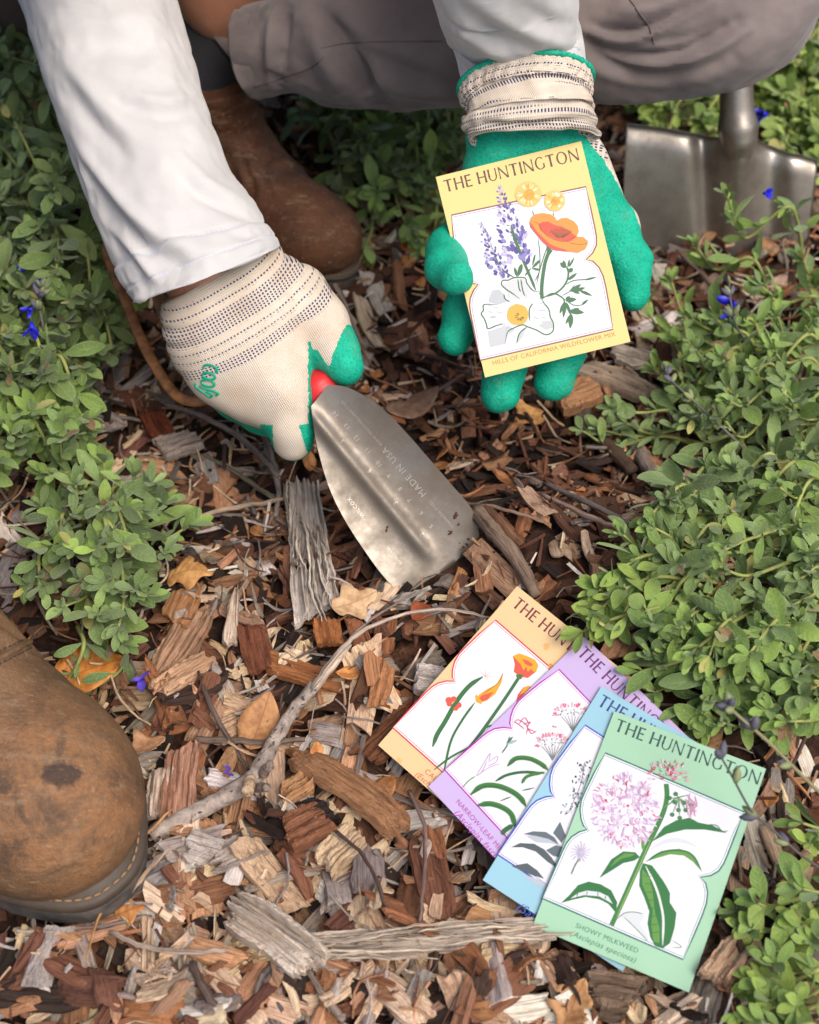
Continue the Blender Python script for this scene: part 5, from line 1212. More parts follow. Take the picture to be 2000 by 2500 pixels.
# ---- boots
def leather(name, base, dark, light):
    M = Mat(name); co = M.coord(); n = M.noise(co, 22, 5, .65, .5); f = M.noise(co, 420, 4, .6); sc = M.noise(M.map(co, (60, 160, 160)), 1, 4, .7); wn = M.attr('wear', 'Fac'); st = M.attr('stain', 'Fac')
    c = M.mix(M.ramp(n, [(.32, 1), (.52, 0)]), base, dark); c = M.mix(M.ramp(n, [(.55, 0), (.75, .7)]), c, light)
    patch = M.noise(co, 48, 5, .7, .6); c = M.mix(M.math('MULTIPLY', wn, M.ramp(patch, [(.36, 0), (.62, .75)])), c, s2l(150, 104, 66)); c = M.mix(M.math('MULTIPLY', wn, M.ramp(patch, [(.26, .75), (.48, 0)])), c, s2l(62, 46, 40))
    c = M.mix(M.math('MULTIPLY', M.ramp(sc, [(.54, 0), (.68, .45)]), 1.0), c, s2l(140, 118, 94)); c = M.mix(M.ramp(M.math('ADD', st, M.math('MULTIPLY', M.math('SUBTRACT', M.noise(co, 150, 5, .7), .5), 1.1)), [(.40, 0), (.62, .85)]), c, s2l(46, 38, 35))
    cr = M.voro(M.map(co, (1, 1, 1)), 520, 'DISTANCE_TO_EDGE'); wk = M.noise(M.map(co, (38, 190, 190)), 1, 5, .7, 1.5)
    scr = M.ramp(M.noise(M.map(co, (55, 900, 500), rot=(.3, .5, .9)), 1, 2, .5), [(.66, 0), (.70, .7)]); c = M.mix(M.math('MULTIPLY', scr, M.ramp(patch, [(.40, .2), (.60, 1)])), c, s2l(168, 136, 104))
    hh = M.math('ADD', M.math('ADD', f, M.math('MULTIPLY', sc, .9)), M.math('ADD', M.math('MULTIPLY', M.ramp(cr, [(0, 0), (.25, 1)]), .5), M.math('MULTIPLY', wk, 2.0)))
    c = M.mix(M.ramp(f, [(.35, .35), (.55, 0)]), c, dark); c = M.mix(M.ramp(wk, [(.60, 0), (.72, .35)]), c, light)
    return M.bsdf(c, M.math('ADD', .42, M.math('MULTIPLY', n, .35)), normal=M.bump(hh, .5, .0010), spec=.3)
LEATH2 = leather('red_brown_leather', s2l(92, 58, 38), s2l(58, 38, 28), s2l(112, 76, 52))
LEATH = leather('worn_brown_leather', s2l(112, 84, 58), s2l(76, 57, 43), s2l(132, 102, 72))
M = Mat('black_rubber'); co = M.coord(); n = M.noise(co, 60, 5, .7); RUB = M.bsdf(M.mix(M.ramp(n, [(.42, 0), (.68, .8)]), s2l(62, 60, 58), s2l(116, 106, 94)), .7, normal=M.bump(M.noise(co, 300, 3, .6), .3, .0008))
M = Mat('welt_leather'); n = M.noise(M.coord(), 90, 4, .6); WELT = M.bsdf(M.mix(n, s2l(46, 37, 29), s2l(76, 62, 48)), .6, normal=M.bump(n, .4, .001))
THREAD = flat_mat('waxed_thread', s2l(140, 106, 70), .7)
def foot_outline(n=72, grow=0.0):
    """sole seen from above, toe at +x"""
    pts = []
    for t in np.linspace(0, 2 * np.pi, n, endpoint=False):
        c, s = math.cos(t), math.sin(t)
        x = .0625 + .137 * np.sign(c) * abs(c) ** .82
        wx = np.interp(x, [-.08, -.04, .02, .07, .125, .165, .20], [.033, .037, .037, .043, .052, .052, .040])
        y = wx * np.sign(s) * abs(s) ** .72
        pts.append((x + np.sign(c) * grow * abs(c), y + np.sign(s) * grow * abs(s) ** .5))
    return np.array(pts)
def boot(name, O, X, Z, sc, lean, wear, stains, label=None, res=.0026, th=.215, lm=None):
    X = unit(X); Z = unit(np.asarray(Z) - X * np.dot(Z, X)); Y = np.cross(Z, X); Mx = np.stack([X, Y, Z], 1) * sc; O = np.asarray(O, float)
    tow = lambda Q: O + Q @ Mx.T
    top = np.array([lean[0], lean[1], th])
    def f(P):
        d = s_ell(P, (.139, 0, .041), (.0575, .0500, .046)); d = smin(d, s_cone(P, np.array([.120, 0, .050]), np.array([.030, 0, .094]), .037, .037), .018)
        d = smin(d, s_cone(P, np.array([.085, 0, .036]), np.array([-.03, 0, .045]), .041, .038), .02); d = smin(d, s_ell(P, (-.036, 0, .062), (.042, .038, .055)), .025)
        d = smin(d, s_cone(P, np.array([.006, 0, .10]), top, .042, .050), .022)
        d = d + .0024 * np.sin((P[..., 0] + P[..., 2] * .5 + .012 * np.sin(P[..., 1] * 40) + .006 * np.sin(P[..., 1] * 110 + P[..., 2] * 90)) * 300) * np.exp(-((P[..., 0] - .078) / .024) ** 2) * (P[..., 2] > .05)
        d = d + .0012 * np.sin(P[..., 2] * 260 + P[..., 1] * 60) * np.exp(-((P[..., 2] - .125) / .03) ** 2)
        d = np.maximum(d, .024 - P[..., 2]); d = np.maximum(d, (P - top) @ unit(top - np.array([.006, 0, .10])) - .004)
        return d
    V, F = surface_nets(f, np.array([-.10, -.075, .015]), np.array([.21, .075, .25]), res); V = relax(V, F, 2, .5)
    wr = np.clip(1 - np.linalg.norm((V - np.array([.165, .0, .065])) / [.055, .05, .05], axis=1), 0, 1) * wear; wr = np.clip(wr * 2.2, 0, 1)
    st_ = np.zeros(len(V)); Q = to_px(tow(V))
    for cx, cy, rx, ry in stains: st_ = np.maximum(st_, 1 - np.hypot((Q[:, 0] - cx) / rx, (Q[:, 1] - cy) / ry) * .5)
    b = thing(name, tow(np.zeros(3)), None, None); b.parent = person; b.location = Vector(tow(np.zeros(3))) - Vector(person.location)
    up_ = mk('upper', tow(V), F, lm or LEATH, b, {'wear': wr, 'stain': np.clip(st_, 0, 1)}, True)
    ol = foot_outline(); n = len(ol)
    def slab(nm, prof, m):
        rings = [np.c_[foot_outline(n, g), np.full(n, z)] for g, z in prof]
        V_ = np.concatenate(rings + [np.array([[.0625, 0, prof[0][1]], [.0625, 0, prof[-1][1]]])]); F_ = grid_faces(len(prof), n, True)
        c0 = len(prof) * n; F3 = [[c0, (j + 1) % n, j] for j in range(n)] + [[c0 + 1, c0 - n + j, c0 - n + (j + 1) % n] for j in range(n)]
        return mk(nm, tow(V_), [F_, np.array(F3)], m, b, None, True)
    so = slab('sole', [(-.004, 0), (-.001, .0015), (0, .004), (.0005, .014), (.0008, .0185), (-.001, .0195)], RUB)
    slab('welt', [(-.0012, .0196), (.0018, .0200), (.0022, .0215), (.0018, .0245), (.000, .0255), (-.0035, .0262), (-.006, .0285), (-.011, .0300)], WELT)
    acc = Acc(); o2 = foot_outline(220, -.0012); o2 = np.vstack([o2, o2[:1]]); L = np.r_[0, np.cumsum(np.linalg.norm(np.diff(o2, axis=0), axis=1))]; k = 0
    while (k + 1) * .0047 < L[-1]:
        q = np.array([[np.interp(x, L, o2[:, 0]), np.interp(x, L, o2[:, 1]), .0262] for x in np.linspace(k * .0047, k * .0047 + .0041, 4)]); q[1:3, 2] += .0004
        V_, F4, F3 = tube(q, np.array([.0003, .0006, .0006, .0003]), 6); acc.add(tow(V_), F4, F3); k += 1
    acc.build('welt_stitching', THREAD, b, True)
    return b, up_, tow
yaw = R(-46); tip = G(308, 2240, 0.006); Xd = np.array([math.cos(yaw), math.sin(yaw), 0])
bt, upper, tow = boot('boot', tip - Xd * .200 + [0, 0, .008], Xd, (0, 0, 1), 1.0, (.028, 0), 1.0, [(148, 1893, 46, 30), (185, 1890, 22, 16)])
DARKS = flat_mat('dark_seam_thread', s2l(58, 42, 32), .8)
lift_line(upper, [(-20, 1618), (40, 1585), (90, 1560), (130, 1545), (152, 1552)], .0006, .0016, None, 'collar_seam', LEATH)
lift_line(upper, [(-20, 1632), (45, 1598), (95, 1572), (135, 1558), (160, 1566)], .0003, .0005, .0036, 'collar_stitching', DARKS)
lift_line(upper, [(-20, 1600), (40, 1570), (90, 1546), (128, 1532), (148, 1540)], .0003, .0004, .0036, 'collar_stitching', DARKS)
# far boot: toes on the ground, heel lifted, pointing to the right
toe = G(864, 715, -.004); Xd = np.array([.76, -.65, -.06])
b2, up2, tow2 = boot('boot', toe - unit(Xd) * .2 * .65 + [0, 0, .004], Xd, (.05, -.03, 1), .65, (-.004, 0), .3, [], res=.003, th=.165, lm=LEATH2)
BOOT_SHADE = cloth('boot_opening_shade', (.012, .012, .014), (.02, .02, .024), 500, .3)
add_loft('sock', [(430, 300, 640, 262, .985), (425, 220, 635, 190, .985), (415, 130, 622, 150, .99), (400, 40, 600, 100, 1.0), (390, -80, 560, -40, 1.01)], 40, 40, BOOT_SHADE, (), .9, open0=False)  # black tube put in for the dark interior shade above the boot shaft
# ================================================================== single pieces one can point to on the mulch
rl = np.random.default_rng(31)
def surf(px, py, extra=0.0):
    """point of the photograph on top of the mulch"""
    z = .01
    for _ in range(4):
        p = G(px, py, z); z = hmean(p[0], p[1], .012) + extra
    return G(px, py, z)
def piece(name, label, cat, A, B, wpx, T, kind, extra=.004, ragged=1.0, curl=0.0, taper=0.0, nx=26, ny=11, group=None, col=None, roll=0.0):
    a, b = surf(*A, extra), surf(*B, extra); c = (a + b) / 2; X = unit(b - a); L = np.linalg.norm(b - a); W = wpx * depth_of(c) / FPX
    Z = unit(np.array([0, 0, 1.0]) - X * X[2]); Y = np.cross(Z, X)
    if roll: Y, Z = Y * math.cos(roll) + Z * math.sin(roll), Z * math.cos(roll) - Y * math.sin(roll)
    V, F = chip(L, W, T, rl, ragged, curl, nx, ny, taper); Mx = np.stack([X, Y, Z], 1)
    cc = pcol(kind, rl) if col is None else np.array(list(s2l(*col, 1.0)) + [1])
    t = np.tile(cc, (len(V), 1)); t[:, :3] *= (1 + .18 * vnoise(V, 160, 3))[:, None]
    o = mk(name, V @ Mx.T + c, F, MULCH, None, {'lc': V + rl.uniform(-5, 5, 3), 'tint': t}, base=c)
    return tag(o, label, cat, group)
def stick(name, label, cat, pts, wpx, kind='twig', extra=.004, parent=None, taper=.7, col=None, group=None, k=9, zs=None):
    P = np.array([surf(x, y, extra if zs is None else zs[i]) for i, (x, y) in enumerate(pts)]); n = max(14, int(np.linalg.norm(np.diff(P, axis=0), axis=1).sum() / .004)); P = smooth_path(P, n)
    sc_ = depth_of(P[n // 2]) / FPX * .5; wv = np.atleast_1d(np.asarray(wpx, float)); rad = np.interp(np.linspace(0, 1, n), np.linspace(0, 1, len(wv)), wv) * sc_
    if len(wv) == 1: rad = rad * (1 - (1 - taper) * np.linspace(0, 1, n))
    rad = rad * (1 + rl.normal(0, .05, n)); P = P + rl.normal(0, .0003, P.shape)
    V, F4, F3 = tube(P, rad, k); L = np.r_[0, np.cumsum(np.linalg.norm(np.diff(P, axis=0), axis=1))]; th = np.tile(np.arange(k) / k * 6.283, n)
    lc = np.c_[np.repeat(L, k), np.cos(th) * np.repeat(rad, k), np.sin(th) * np.repeat(rad, k)]; lc = np.vstack([lc, lc[-2:]]) + rl.uniform(-5, 5, 3)
    cc = pcol(kind, rl) if col is None else np.array(list(s2l(*col, 1.0)) + [1])
    t = np.tile(cc, (len(V), 1)); t[:, :3] *= (1 + .22 * vnoise(V, 300, 5))[:, None]
    o = mk(name, V, [F4, F3], MULCH if parent is None or name != 'bark' else BARK, parent, {'lc': lc, 'tint': t}, True)
    return tag(o, label, cat, group) if label else o
def fibres(o, A, B, wpx, n, col, lift=.004, spread=.5, over=.12):
    """loose torn strands along a piece, frayed past its ends"""
    A, B = np.array(A, float), np.array(B, float); d = B - A; nn = np.array([-d[1], d[0]]) / np.linalg.norm(d)
    for k in range(n):
        t0 = rl.uniform(-over, .6); t1 = t0 + rl.uniform(.25, .6); t1 = min(t1, 1 + over); q = rl.uniform(-spread, spread) * wpx; j = rl.normal(0, wpx * .12, 3)
        pts = [tuple(A + d * t + nn * (q + jj)) for t, jj in zip((t0, (t0 + t1) / 2, t1), j)]
        stick('fibre', None, None, pts, [3, rl.uniform(5, 10), rl.uniform(5, 9), 2], extra=lift + rl.uniform(0, .004), parent=o, col=tuple(np.array(col) * rl.uniform(.75, 1.12)), k=5)
# spotted bark of the forked branch
M = Mat('speckled_bark'); lc = M.attr('lc', 'Vector'); n = M.noise(lc, 160, 5, .65); v = M.noise(M.map(lc, (260, 420, 420)), 1, 2, .5)
c = M.ramp(n, [(.32, s2l(104, 92, 84)), (.5, s2l(146, 132, 122)), (.68, s2l(176, 162, 150))]); c = M.mix(M.ramp(v, [(.62, 0), (.68, .9)]), c, s2l(52, 44, 42))
BARK = M.bsdf(c, .75, normal=M.bump(M.math('SUBTRACT', n, M.math('MULTIPLY', v, .6)), .6, .0012), spec=.25)
br = thing('forked_branch', surf(640, 1880), 'long grey speckled branch with a bend, cut knots and a peeled white upper end', 'branch')
zs = [.006, .007, .010, .012, .011, .011, .012]
stick('bark', None, None, [(372, 2036), (445, 1998), (522, 1960), (600, 1915), (634, 1876), (672, 1806), (725, 1725), (772, 1672)], [44, 46, 44, 48, 46, 38, 34, 30], parent=br, zs=[.004, .006, .008, .011, .012, .012, .012, .013])
stick('peeled_wood', None, None, [(768, 1678), (800, 1638), (830, 1600), (856, 1572)], [24, 26, 22, 10], parent=br, col=(214, 196, 176), zs=[.013, .014, .014, .014])
stick('peeled_strand', None, None, [(762, 1682), (800, 1625), (840, 1578), (880, 1545), (985, 1502), (1100, 1489), (1196, 1508)], [12, 14, 13, 11, 9, 8, 6], parent=br, col=(196, 178, 160), zs=[.017, .019, .020, .022, .020, .016, .012])
for A, B, w_ in (((612, 1905), (603, 1934), 30), ((640, 1890), (660, 1866), 24), ((628, 1925), (655, 1922), 22)):
    stick('knot', None, None, [A, ((A[0] + B[0]) / 2, (A[1] + B[1]) / 2), B], [w_, w_, w_ * .9], parent=br, col=(206, 178, 148) if w_ == 30 else (150, 134, 122), zs=[.015, .021, .027], k=12)
dw = piece('driftwood_chunk', 'weathered grey white chunk of old wood with a flared splintered foot, left of the trowel', 'wood chunk', (742, 1190), (772, 1500), 74, .008, 'grey', .005, .9, .1, -.55, 44, 20, col=(208, 197, 186)); fibres(dw, (740, 1200), (772, 1510), 84, 30, (200, 188, 174), .009)
stick('broken_stick', 'thick weathered grey stick lying just right of the trowel blade', 'stick', [(1165, 1250), (1210, 1300), (1262, 1365), (1310, 1455)], [46, 44, 38, 26], col=(132, 112, 96), extra=.008)
stick('broken_stick', 'brown split stick lying against the thick grey stick by the trowel', 'stick', [(1180, 1235), (1225, 1280), (1275, 1330)], [26, 28, 18], col=(118, 84, 62), extra=.010)
piece('wood_splinter', 'long bright orange split of wood passing under the forked branch', 'wood splinter', (650, 1618), (962, 1712), 56, .006, 'orange', .003, .6, 0, 0, 30, 9, col=(184, 124, 78))
piece('bark_piece', 'flat red brown bark piece at the left end of the orange split', 'bark piece', (612, 1530), (640, 1640), 72, .005, 'red', .005, .5, 0, 0, 16, 9, col=(122, 74, 52))
cs = piece('bark_slab', 'large curved slab of orange brown bark left of the orange packet', 'bark slab', (722, 1818), (985, 2000), 112, .006, 'tan', .010, 1.2, -.75, .1, 40, 18, col=(150, 110, 78), roll=-.5)
piece('bark_slab', 'dark brown bark slab tucked under the corner of the orange packet', 'bark slab', (1010, 1745), (890, 1850), 78, .006, 'brown', .008, 1.0, .2, 0, 24, 12, col=(110, 70, 46))
piece('wood_chunk', 'bleached splintered wood chunk near the bottom edge, left of the shredded bark strip', 'wood chunk', (575, 2215), (765, 2350), 112, .010, 'white', .008, 1.1, -.1, 0, 34, 18, col=(214, 200, 184))
sb = piece('shredded_bark_strip', 'long pale strip of shredded bark pointing at the foot of the mint packet', 'bark strip', (790, 2312), (1350, 2272), 66, .007, 'white', .006, 1.4, .05, .2, 60, 20, col=(218, 204, 188)); fibres(sb, (780, 2312), (1370, 2270), 60, 22, (206, 190, 170), .007)
piece('wood_chip', 'flat pinkish brown wood chip standing upright between boot and forked branch', 'wood chip', (428, 2010), (448, 1822), 84, .006, 'pale', .006, .7, 0, 0, 26, 13, col=(176, 132, 108))
piece('wood_chip', 'rounded white wood chip right beside the front boot sole', 'wood chip', (392, 1992), (404, 1880), 74, .007, 'white', .006, 1.3, .2, 0, 22, 14, col=(206, 186, 168))
piece('wood_chip', 'crumpled light grey chip below the forked branch, next to the boot', 'wood chip', (450, 2060), (525, 2085), 80, .005, 'grey', .006, 1.5, .5, 0, 20, 14, col=(178, 168, 160))
piece('wood_chip', 'broad grey chip with a torn edge below the forked branch', 'wood chip', (520, 2100), (620, 2062), 72, .006, 'grey', .006, 1.2, -.3, 0, 22, 12, col=(168, 156, 146))
piece('wood_chip', 'off white rounded chip touching the left edge of the orange packet', 'wood chip', (1015, 1655), (1095, 1668), 74, .008, 'white', .006, .9, .1, 0, 20, 14, col=(206, 196, 188))
piece('wood_chip', 'straight cut straw coloured block of wood above the violet petals', 'wood chip', (385, 1690), (512, 1612), 62, .008, 'pale', .006, .3, 0, 0, 24, 10, col=(206, 166, 132))
piece('wood_chip', 'fan shaped fibrous pale brown chip above the straw coloured block', 'wood chip', (400, 1640), (480, 1510), 74, .006, 'tan', .006, 1.7, .2, -.3, 26, 16, col=(172, 136, 108))
piece('wood_chip', 'upright pointed bleached splinter left of the red brown bark piece', 'wood chip', (560, 1575), (575, 1440), 44, .006, 'white', .006, 1.2, 0, .75, 24, 9, col=(206, 186, 166))
piece('wood_chip', 'short orange brown chip under the flared foot of the driftwood', 'wood chip', (795, 1512), (805, 1575), 66, .006, 'orange', .005, .5, 0, 0, 16, 10, col=(164, 106, 62))
piece('wood_chip', 'square brown chip with dark edges right of the lower bend of the branch', 'wood chip', (700, 2040), (800, 1990), 88, .009, 'brown', .006, .5, 0, 0, 20, 14, col=(138, 92, 66))
piece('wood_chip', 'thick tan chip with straight grain just above the square brown chip', 'wood chip', (690, 1950), (765, 1895), 66, .010, 'tan', .006, .8, 0, 0, 20, 12, col=(184, 140, 100))
piece('wood_chip', 'pale block of wood with torn end in the middle of the front mulch', 'wood chip', (790, 2110), (870, 2030), 84, .009, 'pale', .006, .9, 0, 0, 22, 14, col=(206, 180, 148))
piece('wood_plank', 'long pale grey broken plank lying under the lower right of the mint packet', 'wood plank', (1610, 2500), (1880, 2375), 95, .008, 'white', -.006, 1.2, 0, .1, 44, 18, col=(198, 178, 158))
piece('wood_chunk', 'pale chunk of wood at the right edge of the mint packet', 'wood chunk', (1742, 2395), (1815, 2305), 80, .010, 'pale', .006, 1.1, 0, 0, 24, 14, col=(190, 160, 132))
piece('wood_chunk', 'furrowed dark grey bark chunk just below the mint packet', 'wood chunk', (1440, 2425), (1545, 2440), 105, .012, 'grey', .004, 1.2, .2, 0, 26, 16, col=(128, 108, 90))
piece('wood_plank', 'weathered grey plank lying right of the gloved fingers', 'wood plank', (1415, 895), (1590, 965), 62, .008, 'grey', .006, 1.0, 0, 0, 30, 12, col=(168, 150, 132))
piece('wood_chip', 'grey bleached flake between the gloved thumb and the plank', 'wood chip', (1500, 860), (1575, 880), 58, .006, 'grey', .008, 1.4, .2, 0, 18, 12, col=(176, 164, 152))
piece('wood_chip', 'tan block of wood under the fingertips of the palm up glove', 'wood chip', (1365, 985), (1460, 945), 76, .010, 'tan', .006, .7, 0, 0, 24, 12, col=(180, 136, 98))
piece('wood_chip', 'grey split chip left of the bent index finger', 'wood chip', (395, 1100), (485, 1072), 66, .006, 'grey', .006, 1.0, 0, 0, 22, 12, col=(164, 150, 140))
piece('wood_chip', 'dark red brown block beside the brown wrist strap', 'wood chip', (365, 1010), (405, 1075), 60, .008, 'red', .006, .4, 0, 0, 16, 10, col=(112, 58, 36))
stick('stick', 'straight grey stick beside the leafy sprig on the right', 'stick', [(1535, 1070), (1570, 1120), (1608, 1195)], [40, 38, 26], col=(136, 122, 112), extra=.007)
stick('stick', 'dark brown broken stick left of the straight grey stick', 'stick', [(1462, 1068), (1500, 1105), (1545, 1150)], [36, 40, 30], col=(86, 68, 56), extra=.006)
stick('twig', 'upper of two parallel twigs pointing at the sage plant', 'twig', [(1330, 1180), (1450, 1235), (1560, 1290)], [12, 15, 11], extra=.008)
stick('twig', 'lower of two parallel twigs pointing at the sage plant', 'twig', [(1320, 1205), (1440, 1262), (1540, 1300)], [12, 14, 10], extra=.010, col=(140, 118, 108))
stick('twig', 'thin dark twig slanting down to the forked branch', 'twig', [(484, 1640), (505, 1700), (545, 1780), (585, 1845), (606, 1880)], [6, 14, 14, 12, 8], extra=.008, col=(98, 84, 76))
stick('twig', 'jointed grey twig lying level across under the forked branch', 'twig', [(478, 1806), (560, 1808), (640, 1812), (745, 1806)], [18, 17, 17, 12], extra=.006, col=(122, 106, 94))
stick('twig', 'thin grey twig running down from the bark slab', 'twig', [(998, 1930), (1035, 2010), (1038, 2110), (1025, 2250)], [12, 11, 10, 8], extra=.009, col=(128, 104, 98))
stick('twig', 'dark twig in the middle of the front mulch', 'twig', [(820, 2030), (880, 2080), (920, 2150), (955, 2250)], [9, 10, 10, 8], extra=.012, col=(86, 68, 60))
stick('twig', 'pale forked twig end lying along the bottom mulch', 'twig', [(268, 2275), (350, 2310), (470, 2325), (560, 2318)], [14, 12, 14, 10], extra=.008, col=(176, 158, 142))
stick('twig', 'dark twig bottom centre under the shredded bark strip', 'twig', [(470, 2350), (490, 2400), (520, 2450), (545, 2500)], [22, 20, 20, 18], extra=.006, col=(98, 82, 74))
stick('twig', 'grey tapering twig standing out at the bottom edge', 'twig', [(755, 2370), (790, 2430), (840, 2490)], [10, 18, 24], extra=.006, col=(140, 124, 112))
stick('twig', 'dark twig running along the right side of the mint packet', 'twig', [(1752, 2180), (1790, 2260), (1815, 2330), (1850, 2420)], [20, 18, 18, 14], extra=.010, col=(78, 62, 52))
stick('twig', 'thin twig right of the trowel shadow, bent like a bow', 'twig', [(1080, 1180), (1130, 1225), (1220, 1240), (1330, 1275)], [9, 10, 9, 7], extra=.010, col=(150, 124, 104))
stick('twig', 'long grey twig under the knuckles of the trowel hand', 'twig', [(400, 985), (500, 1020), (600, 1080), (680, 1165)], [11, 14, 16, 12], extra=.010, col=(146, 134, 126))
stick('twig', 'upright grey twig below the bent index finger', 'twig', [(640, 1050), (665, 1120), (680, 1200), (672, 1260)], [14, 16, 14, 10], extra=.008, col=(138, 128, 120))
stick('twig', 'pale curved root strand behind the driftwood chunk', 'twig', [(470, 1265), (560, 1240), (660, 1225), (720, 1205)], [10, 12, 11, 8], extra=.009, col=(186, 164, 140))
stick('grass_stem', 'dry straw coloured grass stem leading from the boot toe to the bottom left', 'dry stem', [(420, 1975), (340, 2060), (290, 2150), (230, 2270), (210, 2340)], [7, 9, 8, 7, 6], extra=.014, col=(190, 146, 100))
stick('grass_stem', 'grey dry blade of grass beside the front boot toe', 'dry stem', [(415, 2065), (350, 2140), (300, 2190), (245, 2232)], [4, 12, 14, 3], extra=.012, col=(176, 150, 124))
LEAFM = Mat('dry_leaf'); lc = LEAFM.attr('lc', 'Vector'); t_ = LEAFM.attr('tint'); s_ = LEAFM.sep(lc); n = LEAFM.noise(lc, 120, 5, .65)
rib = LEAFM.math('LESS_THAN', LEAFM.math('ABSOLUTE', s_[1]), .0004); ve = LEAFM.math('SINE', LEAFM.math('MULTIPLY', LEAFM.math('ADD', s_[0], LEAFM.math('MULTIPLY', LEAFM.math('ABSOLUTE', s_[1]), -.7)), 1500))
c = LEAFM.mix(LEAFM.ramp(n, [(.40, .7), (.62, 0)]), t_, LEAFM.mix(1.0, t_, (.45, .34, .26), 'MULTIPLY')); c = LEAFM.mix(LEAFM.math('MULTIPLY', rib, .6), c, LEAFM.mix(1.0, t_, (.5, .42, .34), 'MULTIPLY'))
DRY = LEAFM.bsdf(c, .6, normal=LEAFM.bump(LEAFM.math('ADD', LEAFM.math('MULTIPLY', ve, .5), n), .35, .0005), spec=.3)
def dry_leaf(label, px, py, L, yaw, col, lobes=3, extra=.006, tilt=.15, group=None):
    V, F = leaf_litter(L, rl, lobes); c = surf(px, py, extra); Mx = np.array(Matrix.Rotation(yaw, 3, 'Z') @ Matrix.Rotation(rl.normal(0, tilt), 3, 'X') @ Matrix.Rotation(rl.normal(0, tilt), 3, 'Y'))
    o = mk('dry_leaf', put(V, Mx, c), F, DRY, None, {'lc': V, 'tint': np.tile(np.array(list(s2l(*col, .95)) + [1]), (len(V), 1))}, True)
    return tag(o, label, 'dry leaf', group)
dry_leaf('curled tan oak leaf right of the small sage clump, pointing right', 462, 1392, .030, .15, (200, 152, 96), 2)
dry_leaf('broad tan oak leaf standing beside the upper forked branch', 635, 1765, .033, 1.3, (180, 132, 88), 0)
dry_leaf('pale tan leaf above the pinkish chip by the boot', 355, 1822, .024, .7, (184, 142, 106), 2)
dry_leaf('orange brown leaf under the stems of the small sage clump', 215, 1635, .042, .4, (196, 128, 58), 0)
dry_leaf('beige curled leaf left of the trowel tip', 865, 1470, .028, .5, (206, 172, 132), 2)
dry_leaf('dark orange cupped leaf at the trowel tip', 1030, 1490, .017, .9, (160, 84, 52), 0)
dry_leaf('tan lobed leaf under the mint packet near the bottom', 1400, 2452, .026, 1.0, (184, 138, 92))
dry_leaf('pale brown cracked leaf between trowel and the palm up glove', 1010, 985, .040, .6, (160, 128, 104), 0)
dry_leaf('orange leaf under the sage sprigs right of the lavender packet', 1500, 1490, .026, .3, (176, 110, 62), 2)
dry_leaf('yellow tan small leaf below the gloved middle finger', 1290, 1010, .026, 2.2, (206, 156, 96), 2)
dry_leaf('orange leaf piece behind the boot toe', 1000, 600, .022, 1.9, (200, 116, 58), 0)
for k in range(18):
    for _ in range(40):
        px, py = rl.uniform(0, 2000), rl.uniform(560, 2500)
        if in_polys(px, py, MULCH_POLYS) and not in_polys(px, py, PACKET_POLYS): break
    dry_leaf('small torn tan leaf lying loose among the wood chips', px, py, rl.uniform(.010, .019), rl.uniform(0, 6.3), tuple((np.array([190, 132, 78]) * rl.uniform(.75, 1.1)).clip(0, 255)), int(rl.choice([0, 0, 2])), .003, .3, 'torn leaves among the chips')
# fallen salvia petals
PETM = Mat('violet_petal'); PETAL = PETM.bsdf(PETM.mix(PETM.noise(PETM.coord(), 160, 3), s2l(62, 40, 190), s2l(140, 116, 220)), .5, **{'Subsurface Weight': .1, 'Subsurface Radius': (.002, .001, .003)})
BLUE = flat_mat('blue_petal', s2l(34, 34, 196), .45)
def petal_mesh(L, W, r, curl=.5):
    u = np.linspace(0, 1, 9); v = np.linspace(-1, 1, 5); w_ = np.sin(np.pi * np.clip(u * .92 + .04, 0, 1)) ** .7 * W / 2
    X = np.repeat(u[:, None], 5, 1) * L; Y = w_[:, None] * v[None]; Z = curl * L * (u[:, None] ** 2) + np.abs(v[None]) ** 2 * W * .25
    return np.stack([X, Y, Z], -1).reshape(-1, 3), grid_faces(9, 5)
def fallen(label, pts):
    acc = Acc()
    for (A, B), W in pts:
        a, b = surf(*A, .006), surf(*B, .012); X = unit(b - a); Z = unit(np.array([0, 0, 1.]) - X * X[2]); V, F = petal_mesh(np.linalg.norm(b - a), W, rl, .15); acc.add(V @ np.stack([X, np.cross(Z, X), Z], 1).T + a, F)
    return tag(acc.build('fallen_flower', PETAL, smooth=True), label, 'flower')
fallen('fallen violet flower on the chips right of the front boot ankle', [(((340, 1660), (372, 1645)), .004), (((345, 1660), (322, 1668)), .004), (((345, 1662), (350, 1700)), .005)])
fallen('tiny violet petals beside the bend of the forked branch', [(((548, 1868), (566, 1885)), .002), (((556, 1890), (574, 1898)), .002), (((560, 1880), (545, 1895)), .002)])
# ================================================================== sage plants
M = Mat('sage_leaf'); lc = M.attr('lc', 'Vector'); t_ = M.attr('tint'); s_ = M.sep(lc); n = M.noise(M.coord(), 260, 3, .6)
ay = M.math('ABSOLUTE', s_[1]); rib = M.ramp(ay, [(.02, 1), (.10, 0)])
ve = M.math('SINE', M.math('MULTIPLY', M.math('SUBTRACT', s_[0], M.math('MULTIPLY', ay, .22)), 46))
c = M.mix(M.math('MULTIPLY', rib, .35), t_, M.mix(.5, t_, s2l(186, 200, 130))); c = M.mix(M.ramp(ay, [(.84, 0), (.97, .35)]), c, s2l(184, 196, 140)); c = M.mix(M.ramp(n, [(.40, .25), (.6, 0)]), c, M.mix(1.0, t_, (.6, .7, .55), 'MULTIPLY'))
c = M.mix(M.ramp(M.noise(M.coord(), 1400, 2, .5), [(.52, 0), (.70, .22)]), c, s2l(196, 206, 178))
